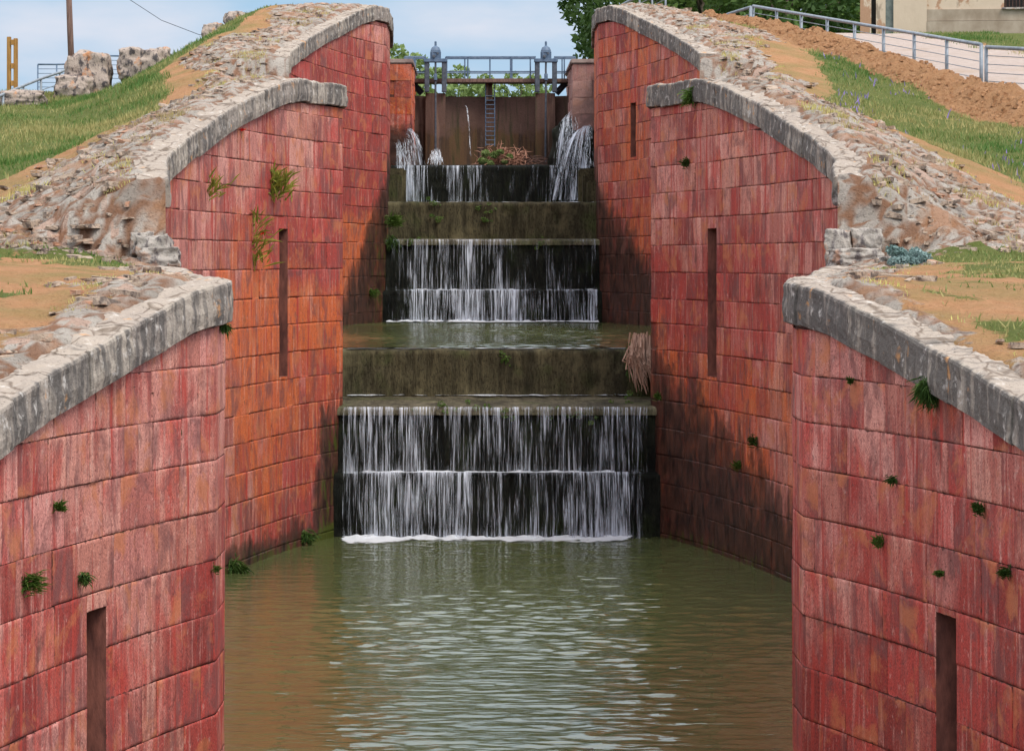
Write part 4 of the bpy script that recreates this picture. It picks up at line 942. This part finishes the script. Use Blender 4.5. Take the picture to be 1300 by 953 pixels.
# ------------------------------------------------------------------ grass (uncountable: one object) and flowers
def blades(n, hmin, hmax, seed, dens_fn, box, wd=.012):
    r = np.random.default_rng(seed); out = []
    for s in (-1, 1):
        u = r.uniform(box[0], box[1], n); Y = r.uniform(box[2], box[3], n)
        rub, gr, til, pth = zones(s, u, Y); p = dens_fn(s, u, Y, rub, gr, til, pth)
        k = r.uniform(size=n) < p; u, Y = u[k], Y[k]; z = H(s, u, Y); x = XC + s * (u + w(Y)); out.append(np.stack([x, Y, z], 1))
    C = np.concatenate(out); n = len(C)
    C[:, 2] -= .02; h = r.uniform(hmin, hmax, n) * np.where(C[:, 1] < 47.5, .6, 1) * (.7 + .6 * sstep(-.3, .4, vnoise(C[:, 0] * 1.2, C[:, 1] * 1.2, 0, 6)))
    a = r.uniform(0, 2 * np.pi, n); wv = np.stack([np.cos(a), np.sin(a), 0 * a], 1) * wd
    lean = np.stack([r.normal(0, .35, n), r.normal(0, .35, n), np.ones(n)], 1) * h[:, None]
    V = np.stack([C - wv, C + wv, C + lean * .55 + wv * .7, C + lean, C + lean * .55 - wv * .7], 1).reshape(-1, 3)
    Q = np.arange(5 * n).reshape(n, 5)
    v = np.clip(.45 + .2 * (C[:, 0] > 0) + 1.3 * fbm(C[:, 0] * .5, C[:, 1] * .4, 0, 3, 44) + r.normal(0, .25, n), 0, 1)
    return V, Q, np.repeat(np.stack([v, v, v, np.ones(n)], 1), 5, axis=0)
Vg, Qg, Ag = blades(260000, .03, .14, 1, lambda s, u, Y, rub, gr, til, pth: gr * np.where(Y < 47.5, .9, .25 + .75 * sstep(-.25, .25, fbm(u * .7, Y * .5, s + 4.0, 3, 99))) * (1 - .8 * til) * (1 - pth), (.6, 12, 28, 104))
link_mesh('grass', np_mesh('grass', Vg, Qg, {'var': ('FLOAT_COLOR', Ag)}), M['blade'])
tag(bpy.data.objects['grass'], 'short spring grass covering both banks', 'grass', kind='stuff')
Vg, Qg, Ag = blades(90000, .04, .13, 2, lambda s, u, Y, rub, gr, til, pth: .9 * sstep(.05, .3, fbm(u * 1.4, Y * 1.1, s + 9.0, 3, 71)) * (rub > .2), (.5, 3.4, 28, 98), .009)
link_mesh('weeds', np_mesh('weeds', Vg, Qg, {'var': ('FLOAT_COLOR', Ag)}), M['straw'])
tag(bpy.data.objects['weeds'], 'dry yellowish weeds between the rubble stones', 'weeds', kind='stuff')
Vg, Qg, Ag = blades(5000, .10, .20, 3, lambda s, u, Y, rub, gr, til, pth: .5 * gr * (fbm(u * .8, Y * .5, 2.0 * s, 3, 81) > .1) * (Y > 49) * (s > 0) * .5, (3, 9, 50, 90), .018)
link_mesh('wildflowers', np_mesh('wildflowers', Vg, Qg, {'var': ('FLOAT_COLOR', Ag)}), M['purple'])
tag(bpy.data.objects['wildflowers'], 'tiny purple wildflowers scattered in the grass', 'wildflowers', kind='stuff')

# loose stones on the rubble strips (uncountable)
def stones(n, seed):
    r = np.random.default_rng(seed); V = []; Q = []; b = 0
    cube = np.array([(x, y, z) for z in (-1, 1) for y in (-1, 1) for x in (-1, 1)], float); fq = np.array([(0, 2, 3, 1), (4, 5, 7, 6), (0, 1, 5, 4), (2, 6, 7, 3), (0, 4, 6, 2), (1, 3, 7, 5)])
    for s in (-1, 1):
        u = r.uniform(.5, 4.2, n); Y = r.uniform(28, 98, n); Y[: n // 60] = r.uniform(47.5, 49.2, n // 60); rub = zones(s, u, Y)[0]; k = r.uniform(size=n) < rub; u, Y = u[k], Y[k]; z = H(s, u, Y); x = XC + s * (u + w(Y))
        for i in range(len(u)):
            sz = np.array([r.uniform(.03, .16), r.uniform(.03, .12), r.uniform(.012, .04)]) * r.choice([.35, .45, .6, .8, 1.1]); a = r.uniform(0, 3.14); c = cube * sz * r.uniform(.7, 1.1, (8, 3))
            c = np.stack([c[:, 0] * math.cos(a) - c[:, 1] * math.sin(a), c[:, 0] * math.sin(a) + c[:, 1] * math.cos(a), c[:, 2] + c[:, 0] * r.normal(0, .15)], 1) + (x[i], Y[i], z[i] + sz[2] * .4 + .02)
            V.append(c); Q.append(fq + b); b += 8
    return np.concatenate(V), np.concatenate(Q)
Vr, Qr = stones(5000, 4); st_ = link_mesh('loose_stones', np_mesh('loose_stones', Vr, Qr), bouldermat('rubble_stone', (.32, .24, .18), (.52, .40, .30), (.13, .10, .085), (.50, .24, .14))); tag(st_, 'loose weathered rubble stones strewn behind the copings', 'stones', kind='stuff')
# clods on the turned earth
def clods(n, seed):
    r = np.random.default_rng(seed); V = []; Q = []; b = 0
    cube = np.array([(x, y, z) for z in (-1, 1) for y in (-1, 1) for x in (-1, 1)], float); fq = np.array([(0, 2, 3, 1), (4, 5, 7, 6), (0, 1, 5, 4), (2, 6, 7, 3), (0, 4, 6, 2), (1, 3, 7, 5)])
    Y = r.uniform(66, 102, n); dd = r.uniform(.1, 2.7, n); x = 11.8 - .19 * (Y - 80) - dd; u = x - XC - w(Y); til = zones(1, u, Y)[2]; k = r.uniform(size=n) < til; Y, x, u = Y[k], x[k], u[k]; z = H(1, u, Y)
    for i in range(len(u)):
        sz = r.uniform(.015, .055) * np.array([1, 1, .8]); V.append(cube * sz * r.uniform(.5, 1.1, (8, 3)) + (x[i], Y[i], z[i] + .05)); Q.append(fq + b); b += 8
    return np.concatenate(V), np.concatenate(Q)
Vr, Qr = clods(3800, 5); cl = link_mesh('earth_clods', np_mesh('earth_clods', Vr, Qr), simple('clod', (.29, .145, .065), (.42, .23, .115), 5)); tag(cl, 'clods of orange turned earth heaped along the railing', 'earth', kind='stuff')

# ------------------------------------------------------------------ boulders and broken blocks
def bank_z(x, Y):
    s = -1 if x < XC else 1; return float(H(s, abs(x - XC) - float(w(Y)), Y))
def boulder(px, py, Y, size, seed, label, name='boulder', mat='boulder', boxy=.6, rot=0, sink=.1, group=None):
    x = px2x(px, Y); zb = bank_z(x, Y)
    b_ = rock(name, (x, Y, zb + size[2] / 2 - sink), size, M[mat], seed, boxy=boxy, rot=rot, rough=.19); tag(b_, label, 'stone block' if name != 'boulder' else 'boulder', group=group); return b_
gb = 'big weathered stones on the left bank'
boulder(113, 117, 87, (1.05, 1.0, 1.15), 1, 'tallest grey boulder with orange lichen on top, in front of the utility pole', group=gb, boxy=.6)
boulder(94, 120, 86.5, (.9, .8, .62), 2, 'lower rounded boulder leaning on the left of the tallest one', group=gb, boxy=.6)
boulder(177, 116, 87, (.98, .9, .80), 3, 'flat topped blackish boulder right of the tallest one', group=gb, boxy=.62)
boulder(203, 114, 87.5, (.5, .6, .55), 5, 'small rounded boulder at the right end of the left bank group', group=gb, boxy=.4)
boulder(272, 42, 94.5, (.62, .8, .62), 6, 'black patched square block up on the left skyline', group=gb, boxy=.65)
boulder(303, 36, 95.5, (.75, .9, .56), 7, 'paler flat block right of the black patched one on the skyline', group=gb, boxy=.6)
boulder(248, 48, 93.5, (.5, .6, .26), 8, 'small low stone in grass below the skyline blocks', group=gb, boxy=.6)
boulder(22, 133, 84, (1.3, .8, .42), 9, 'long flat stone beside the foot of the left railing', group=gb, boxy=.6)
gk = 'broken blocks where the coping ends'
for (px, py, Y, sz, sd, lb) in [(196, 322, 48.1, (.42, .5, .42), 11, 'upper broken ashlar block at the left end of the middle coping'), (204, 345, 47.9, (.5, .5, .26), 12, 'pale flat block at the foot of the left broken coping'),
                                (180, 318, 48.3, (.3, .5, .3), 13, 'small grey block inside the left rubble end'),
                                (1085, 346, 47.6, (.62, .6, .25), 14, 'pale cream slab on the edge of the right terrace'), (1066, 322, 48.2, (.34, .5, .5), 15, 'upright grey block at the right end of the middle coping'),
                                (1100, 322, 48.3, (.42, .5, .36), 16, 'dark block behind the pale cream slab'), (1128, 350, 47, (.3, .4, .14), 17, 'thin flat stone beside the blue green shrub')]:
    boulder(px, py, Y, sz, sd, lb, 'stone_block', 'hewn', .85, (sd % 5 - 2) * .12, .02, gk)

# ------------------------------------------------------------------ railings
def tube_part(name, pts, r, mat, root, n=8):
    mb = MB(); mb.tube(pts, r, n); return mb.build(name, mat, root, smooth=True, world=True)
def fence_run(label, pts, top_h, wires, post_r=.044, rail_r=.046, group='steel railings', mat='steel', posts=None, topz=None):
    """pts: list of (x,Y,zbase,ztop)"""
    root = empty('railing', pts[0][:3], label=label, cat='railing', group=group)
    for x, y, zb, zt in pts: tube_part('post', [(x, y, zb - .25), (x, y, zt)], post_r, M[mat], root)
    tube_part('handrail', [(x, y, zt) for x, y, zb, zt in pts], rail_r, M[mat], root)
    for k in range(wires):
        f = (k + 1) / (wires + 1); tube_part('wire', [(x, y, zt - f * (top_h)) for x, y, zb, zt in pts], .011, M[mat], root, 6)
    return root
pts = []
for i in range(9):
    t = i / 8; x, y = fence_line(t); zt = 5.11 + (7.53 - 5.11) * t; pts.append((x, y, zt - 1.05, zt))
fr = fence_run('long steel railing climbing beside the turned earth on the right bank', pts, 1.0, 4)
for i in (1, 3, 5): # bolted feet
    x, y, zb, zt = pts[i]; mb = MB(); mb.lathe((x, y, zb + .08), [(.10, 0), (.09, .06), (.05, .12), (.035, .2)], 12); mb.build('foot_cover', M['steel'], fr, world=True)
pts = [(px2x(1252, 79.4), 79.4, 3.95, (331 - 60) / F * 79.4), (px2x(1330, 77.4), 77.4, 3.75, (331 - 64) / F * 77.4), (px2x(1400, 75.6), 75.6, 3.55, (331 - 68) / F * 75.6)]
fence_run('short steel railing at the right edge, after the gap', pts, 1.0, 4)
pts = [(px2x(953, 100.4), 100.4, 6.5, 7.53), (px2x(925, 101.6), 101.6, 6.4, (331 - 18) / F * 101.6), (px2x(905, 102.6), 102.6, 6.3, (331 - 26) / F * 102.6)]
fence_run('low end of the steel railing turning down behind the earth heap', pts, .8, 3)
pts = [(px2x(px, Y), Y, 6.9, 8.15) for px, Y in ((845, 99), (828, 101.5), (812, 104), (794, 107), (778, 110))]
fence_run('tall steel railing behind the top of the right coping', pts, 1.0, 3, .028)
# left railings
pts = [(px2x(px, Y), Y, (331 - py) / F * Y - 1.0, (331 - py) / F * Y) for px, py, Y in ((-30, 134, 82), (4, 120, 83.5), (30, 109, 85), (52, 100, 86.5), (76, 92, 88.5), (98, 83, 90))]
fence_run('steel handrail climbing behind the boulders on the left bank', pts, .9, 2, .032, .038)
pts = [(px2x(px, Y), Y, 4.4, (331 - py) / F * Y) for px, py, Y in ((48, 82, 112), (72, 82, 112), (100, 81, 112), (136, 71, 112), (163, 71.5, 112), (190, 77, 112))]
fence_run('dark wire railing behind the utility pole on the left', pts, .9, 5, .025, .028, mat='bluesteel')

# utility pole, cable, timber frame
r_ = empty('utility_pole', P(92, 118, 105), label='rusty brown leaning utility pole behind the boulders', cat='pole')
tube_part('shaft', [P(92.5, 125, 105), P(89, 40, 105), P(85.5, -60, 105)], [.10, .095, .085], M['oldwood'], r_, 12)
for py in (-46, -38): tube_part('crossarm', [P(66, py, 104.9), P(106, py, 104.9)], .05, M['oldwood'], r_, 6)
cb = MB(); cb.tube([P(120, -60, 120), P(165, 0, 118), P(205, 26, 117), P(252, 44, 116), P(330, 58, 115)], .012, 5); o = cb.build('power_cable', M['darksteel']); tag(o, 'thin power cable sagging across the upper left sky', 'cable')
r_ = empty('timber_frame', P(15, 118, 100), label='narrow upright timber frame on the far left behind the handrail', cat='frame')
for a, b in ((11.5, 47), (20, 49)):
    mb = MB(); p = P(a, (b + 135) / 2, 100); mb.box(p, (.12, .12, (135 - b) / F * 100), bev=.01); mb.build('post', M['yellowwood'], r_, world=True)
for py in (54, 84, 106):
    mb = MB(); mb.box(P(15.7, py, 99.92), (.1, .05, .16), bev=.008); mb.build('crosspiece', M['yellowwood'], r_, world=True)

# ------------------------------------------------------------------ ruined house, top right
def plaster():
    m = NM('peeling_plaster', .9, .2); n = m.noise(.9, (1, 1, .6), 6, .65); n2 = m.noise(2.5, (1, 1, .4), 5, .6, 'Object', (5, 5, 5)); f = m.noise(14, (1, 1, 1), 4, .7)
    col = m.mix(n2, (.46, .36, .26), (.60, .49, .37)); col = m.mix(m.ramp(n, [(.53, 0), (.56, .95)]), col, m.mix(f, (.30, .16, .09), (.44, .27, .17))); col = m.mix(m.ramp(n2, [(.62, 0), (.70, .7)]), col, (.20, .15, .11))
    m.color(col); m.bump(n, .7, .04); return m.m
M['plaster'] = plaster(); M['plinth'] = simple('cement_plinth', (.26, .20, .14), (.40, .33, .25), 1.6, (1, 1, .7), bump=.3)
M['tile'] = simple('roof_tile', (.24, .10, .06), (.36, .18, .11), 6, bump=.6); M['darkopen'] = simple('dark_interior', (.02, .018, .016)); M['greydoor'] = simple('grey_green_board', (.10, .12, .11), (.17, .19, .17), 6)
HY = 116.0
hr = empty('ruined_house', (16, HY, 7.0), label='ruined house with peeling beige plaster and cement plinth, top right corner', cat='house')
def hx(px): return px2x(px, HY)
def hz(py): return (331 - py) / F * HY
zb = 6.6; zt = 12.6
def wallbox(name, a, b, z0, z1, y0=HY, dep=.5, mat='plaster', bev=0):
    mb = MB(); mb.box(((a + b) / 2, y0 + dep / 2, (z0 + z1) / 2), (b - a, dep, z1 - z0), bev=bev); return mb.build(name, M[mat], hr, world=True)
xl, xm, xr = hx(1092), hx(1176), hx(1420)
wallbox('wall', hx(1092), hx(1106), zb, zt); wallbox('wall', hx(1112), hx(1124), zb, zt, HY + .08); wallbox('wall', hx(1134), xm, zb, zt)
wallbox('doorway_recess', hx(1106), hx(1112), zb, zt, HY + .25, .3, 'darkopen'); wallbox('drain_board', hx(1124), hx(1134), zb, zt, HY + .1, .3, 'greydoor')
wx0, wx1, wz0, wz1 = hx(1273), hx(1312), hz(11.5), hz(11.5) + 1.3
wallbox('wall', xm, wx0, zb, zt, HY + .12); wallbox('wall', wx1, xr, zb, zt, HY + .12); wallbox('wall', wx0, wx1, zb, wz0, HY + .12); wallbox('wall', wx0, wx1, wz1, zt, HY + .12)
wallbox('plinth', xm + .004, xr, zb, hz(28), HY - .02, .3, 'plinth'); wallbox('plinth', xm + .004, xr, hz(27.5), hz(13), HY + .03, .2, 'plinth')
wn = wallbox('window', wx0, wx1, wz0, wz1, HY + .42, .05, 'darkopen')
for i in range(9):
    mb = MB(); x = wx0 + (wx1 - wx0) * (i + .5) / 9; mb.tube([(x, HY + .2, wz0), (x, HY + .2, wz1)], .012, 6); o = mb.build('window_bar', M['rust'], wn, world=True)
mb = MB(); mb.box(((wx0 + wx1) / 2, HY + .08, wz0 - .03), (wx1 - wx0 + .16, .34, .07), bev=.01); mb.build('window_sill', M['hewn'], wn, world=True)
mb = MB()
for x in (xl + .25, xr - .25): mb.box((x, HY + 3.6, (zb + zt) / 2), (.5, 6.4, zt - zb - .01))
mb.box(((xl + xr) / 2, HY + 7, (zb + zt) / 2), (xr - xl, .5, zt - zb - .02)); mb.build('wall', M['plaster'], hr, world=True)
mb = MB(); mb.add([(xl - .4, HY - .4, zt), (xr + .4, HY - .4, zt), (xr + .4, HY + 3.6, zt + 1.7), (xl - .4, HY + 3.6, zt + 1.7), (xl - .4, HY + 7.6, zt), (xr + .4, HY + 7.6, zt), (xl - .4, HY - .4, zt + .15), (xr + .4, HY - .4, zt + .15), (xr + .4, HY + 3.6, zt + 1.85), (xl - .4, HY + 3.6, zt + 1.85), (xl - .4, HY + 7.6, zt + .15), (xr + .4, HY + 7.6, zt + .15)], [(0, 1, 2, 3), (3, 2, 5, 4), (6, 9, 8, 7), (9, 10, 11, 8), (0, 6, 7, 1), (4, 5, 11, 10), (0, 3, 9, 6), (3, 4, 10, 9), (1, 7, 8, 2), (2, 8, 11, 5)]); mb.build('roof', M['tile'], hr, world=True)

_c = Vector((hx(1092), HY, 7.0)); _R = Matrix.Rotation(rad(-6.6), 3, 'Z'); hr.location = _c + _R @ (Vector(hr.location) - _c); hr.rotation_euler = (0, 0, rad(-6.6))
# ------------------------------------------------------------------ debris, driftwood, wall plants, shrub, poppies
def twigs(mb, c, r, n, R, ln, rad_, flat=.5, down=0):
    for i in range(n):
        p = Vector(c) + Vector((r.normal(0, R[0]), r.normal(0, R[1]), abs(r.normal(0, R[2])) - down * r.uniform(0, 1)))
        d = Vector((r.normal(), r.normal() * .6, r.normal() * flat - down)).normalized() * ln * r.uniform(.4, 1.2); q = p + d * .5 + Vector(r.normal(0, .02, 3))
        mb.tube([p, q, p + d], [rad_ * r.uniform(.5, 1.3), rad_, rad_ * .4], 4)
r = np.random.default_rng(9)
M['twig'] = simple('dead_twigs', (.20, .085, .05), (.42, .22, .15), 6); M['driftwood'] = simple('bleached_driftwood', (.30, .17, .11), (.50, .33, .25), 5, (1, 1, .3), bump=.6)
dp = P(634, 210, 102.5); root = empty('debris_heap', dp, label='heap of reddish dead twigs and green weed on the ledge below the ladder', cat='debris')
mb = MB(); twigs(mb, dp, r, 300, (.30, .25, .20), .4, .012, .5); twigs(mb, dp + Vector((.35, -.1, 0)), r, 260, (.18, .2, .17), .35, .014, .5); twigs(mb, dp + Vector((.25, -.3, 0)), r, 60, (.2, .1, .03), .3, .01, .3, .5)
mb.build('twigs', M['twig'], root, world=True)
cs = [(dp.x + a, dp.y - .5, dp.z + b) for a, b in ((-.50, .12), (-.42, .35), (-.15, .3), (.02, .38), (.3, .25), (-.3, .05), (.15, .1))]
V, Q, va = leaf_cloud(cs, [.16, .14, .14, .12, .12, .14, .1], 2600, .035, r); o = link_mesh('green_weed', np_mesh('green_weed', V, Q, {'var': ('FLOAT_COLOR', va)}), M['leafpale'], root); rebase(o, root)
dk = P(676, 205, 102.6); o = None; mb = MB(); twigs(mb, dk, r, 170, (.35, .2, .10), .5, .014, .3, .25); o = mb.build('snagged_branches', M['rust']); to_base(o, dk); tag(o, 'dark snagged branches between the twig heap and the right cascade', 'branches')
dw = P(812, 470, 66.2); root = empty('driftwood', dw, label='bleached driftwood and roots hanging at the right end of the lower weir', cat='driftwood')
mb = MB(); mb.tube([P(815, 424, 66.4), P(808, 445, 66.2), P(812, 470, 66.1), P(821, 500, 66)], [.04, .06, .045, .01], 8)
for i in range(95):
    a = r.normal(0, .11); mb.tube([P(812, 428, 66.3) + Vector((a, r.normal(0, .06), r.uniform(-.3, .1))), P(810, 455, 66.05) + Vector((a * 1.2, r.normal(0, .06), r.normal(0, .1))), P(817, 498, 66) + Vector((a * .8 + r.normal(0, .07), r.normal(0, .06), r.uniform(0, .65)))], [.02, .014, .004], 5)
mb.build('roots', M['driftwood'], root, world=True)
V, Q, va = leaf_cloud([tuple(P(801, y, 66.3)) for y in (440, 452, 465, 475)], [.1, .13, .13, .1], 900, .03, r); o = link_mesh('moss_clump', np_mesh('moss_clump', V, Q, {'var': ('FLOAT_COLOR', va)}), M['leafdark'], root); rebase(o, root)

def wall_Y(px, s):              # where the lock wall of side s stands for that column, searched in a section
    return None
def on_wall(px, py, s, ylo, yhi):
    ys = np.linspace(ylo, yhi, 4000); pxs = 613 + F * (XC + s * w(ys)) / ys; Y = float(ys[np.argmin(abs(pxs - px))])
    return P(px, py, Y) + Vector((-s * .03, -.02, 0)), Y
def tuft(px, py, s, rng_y, size, n, mat, label, name='wall_plant', up=.4, seed=0, spread=1.0, group='plants rooted in the walls', wid=.012):
    if 'stem' not in mat.name: n = int(n * 3); size *= .8; wid *= .6
    p, Y = on_wall(px, py, s, *rng_y); r = np.random.default_rng(seed + int(px)); 
    L_ = size * r.uniform(.15, 1.0, n); a = r.normal(0, .55, n) * spread; d = np.stack([np.sin(a) * .9 - s * .35, -np.abs(r.normal(0, .45, n)) - .15, np.cos(a) * up + r.normal(0, .2, n)], 1); d /= np.linalg.norm(d, axis=1)[:, None]
    sag = np.array([0, 0, -.25]); B = np.array(p) + r.normal(0, size * .22, (n, 3)) * [1, .3, 1]; wv = np.cross(d, r.normal(size=(n, 3))); wv = wv / np.linalg.norm(wv, axis=1)[:, None] * wid
    M1 = B + d * (L_ * .55)[:, None]; T = B + d * L_[:, None] + sag * (L_ * .5)[:, None]
    V = np.stack([B - wv * .5, B + wv * .5, M1 + wv, T, M1 - wv], 1).reshape(-1, 3); v = r.uniform(size=n); va = np.repeat(np.stack([v, v, v, v * 0 + 1], 1), 5, axis=0)
    o = link_mesh(name, np_mesh(name, V, np.arange(5 * n).reshape(n, 5), {'var': ('FLOAT_COLOR', va)}), mat); to_base(o, p); tag(o, label, 'plant', group); return p, Y
A, B_, C_ = (22, 35.5), (49, 65.1), (80, 94.6)
M['yellowgreen'] = leafmat('yellow_green_stem', (.16, .20, .03), (.42, .42, .08), .3)
M['bluegreen'] = leafmat('blue_green_leaf', (.13, .22, .20), (.30, .40, .38), .2)
pl = [(347, 240, -1, B_, .50, 170, 'yellowgreen', 'biggest yellow green broom tuft on the middle left wall', .9), (266, 243, -1, B_, .40, 60, 'yellowgreen', 'thin yellow stems left of the biggest broom tuft', .7),
      (322, 288, -1, B_, .55, 28, 'yellowgreen', 'arching yellow stem below the biggest broom tuft', .9), (323, 308, -1, B_, .5, 30, 'yellowgreen', 'sparse yellow stems beside the wall poppy', .7), (324, 330, -1, B_, .5, 26, 'yellowgreen', 'lowest sprig of yellow stems left of the slot', .7),
      (33, 740, -1, A, .22, 90, 'leafmid', 'fern sprig low on the nearest left wall edge', .2), (101, 732, -1, A, .14, 80, 'leafdark', 'small dark fern above the near left slot', -.3), (70, 644, -1, A, .12, 60, 'leafmid', 'small green sprig at a joint high on the nearest left wall', .3),
      (270, 723, -1, A, .10, 40, 'leafmid', 'tiny sprig near the right edge of the nearest left wall', .4), (280, 413, -1, A, .14, 70, 'leafdark', 'dark moss tuft under the near left coping end', -.6), (292, 722, -1, B_, .5, 90, 'leafdark', 'moss tuft at the waterline of the middle left wall', -.2),
      (385, 680, -1, B_, .3, 80, 'leafdark', 'dark moss at the foot of the middle left wall', -.3), (565, 372, -1, (90, 94), .1, 4, 'leafdark', None, 0), (497, 282, -1, C_, .42, 160, 'leafmid', 'bright green plant at the left end of the upper weir', .2),
      (495, 305, -1, C_, .35, 110, 'leafdark', 'dark trailing plant under the bright green one at the upper weir', -.5), (470, 372, -1, C_, .3, 70, 'leafmid', 'green tuft on the far left wall above the second pool', .1),
      (1187, 492, 1, A, .26, 260, 'leafdark', 'large dark green cushion hanging under the near right coping', -.7), (1137, 608, 1, A, .10, 70, 'leafdark', 'round dark tuft in the middle of the nearest right wall', -.2), (1120, 690, 1, A, .14, 60, 'leafmid', 'upright green sprig low on the nearest right wall', .9),
      (1084, 484, 1, A, .08, 40, 'leafdark', 'tiny tuft near the top left of the nearest right wall', .4), (1197, 728, 1, A, .09, 50, 'leafmid', 'small tuft above the near right slot', .3), (1248, 648, 1, A, .14, 60, 'leafdark', 'dry dark sprig at the right side of the nearest right wall', .6), (1280, 728, 1, A, .12, 60, 'leafdark', 'low dark sprig at the far right of the nearest right wall', .5),
      (882, 122, 1, B_, .34, 130, 'leafmid', 'green tuft spilling from the coping of the middle right wall', -.1), (874, 208, 1, B_, .22, 50, 'leafdark', 'dark thin sprig high on the middle right wall', .4), (960, 560, 1, B_, .22, 50, 'leafdark', 'small dark tuft low on the middle right wall', .2),
      (838, 504, 1, B_, .16, 50, 'leafmid', 'small green tuft beside the driftwood', .3), (940, 592, 1, B_, .2, 50, 'leafmid', 'lower green sprig in the black stain and painted shade of the middle right wall', .5)]
for (px, py, s, ry, size, n, mt, lb, up) in pl:
    if lb is None: continue
    tuft(px, py, s, ry, size, n, M[mt], lb, up=up, wid=.010 if ry is A else .016)
def poppy(px, py, Y, label, sz=.05):
    p = P(px, py, Y); root = empty('poppy', p - Vector((0, 0, .12)), label=label, cat='flower', group='red poppies')
    mb = MB(); mb.tube([p - Vector((0, 0, .12)), p], .004, 5); mb.build('stem', M['blade'] if False else M['leafmid'], root, world=True)
    mb = MB()
    for k in range(4):
        a = k * math.pi / 2 + .3; mb.add([p, p + Vector((math.cos(a - .6), math.sin(a - .6), .5)) * sz, p + Vector((math.cos(a), math.sin(a), .8)) * sz * 1.1, p + Vector((math.cos(a + .6), math.sin(a + .6), .5)) * sz], [(0, 1, 2, 3)])
    mb.build('petals', M['poppy'], root, world=True)
p, Y = on_wall(307, 168, -1, *B_); poppy(307, 167, Y - .15, 'red poppy under the coping of the middle left wall', .065)
p, Y = on_wall(333, 298, -1, *B_); poppy(333, 298, Y - .15, 'red poppy among yellow stems beside the left slot', .065)
poppy(178, 349, 44.5, 'red poppy in the grass of the left terrace', .05)
# blue-green shrub on the right terrace
x_, Y_ = px2x(1150, 43.8), 43.8; z_ = bank_z(x_, Y_); r = np.random.default_rng(77)
root = empty('shrub', (x_, Y_, z_), label='low blue green shrub on the right terrace beside the broken coping', cat='shrub')
cs = [(a, b, c) for a, b, c in zip(r.uniform(-.24, .24, 16), r.uniform(-.2, .2, 16), r.uniform(.05, .24, 16))]
V, Q, va = leaf_cloud(cs, [.09] * 16, 3800, .022, r); link_mesh('foliage', np_mesh('foliage', V, Q, {'var': ('FLOAT_COLOR', va)}), M['bluegreen'], root)
mb = MB()
for i in range(14): mb.tube([(0, 0, -.03), Vector(cs[i]) * .6, cs[i]], [.008, .006, .003], 4)
mb.build('stems', M['bark'], root)
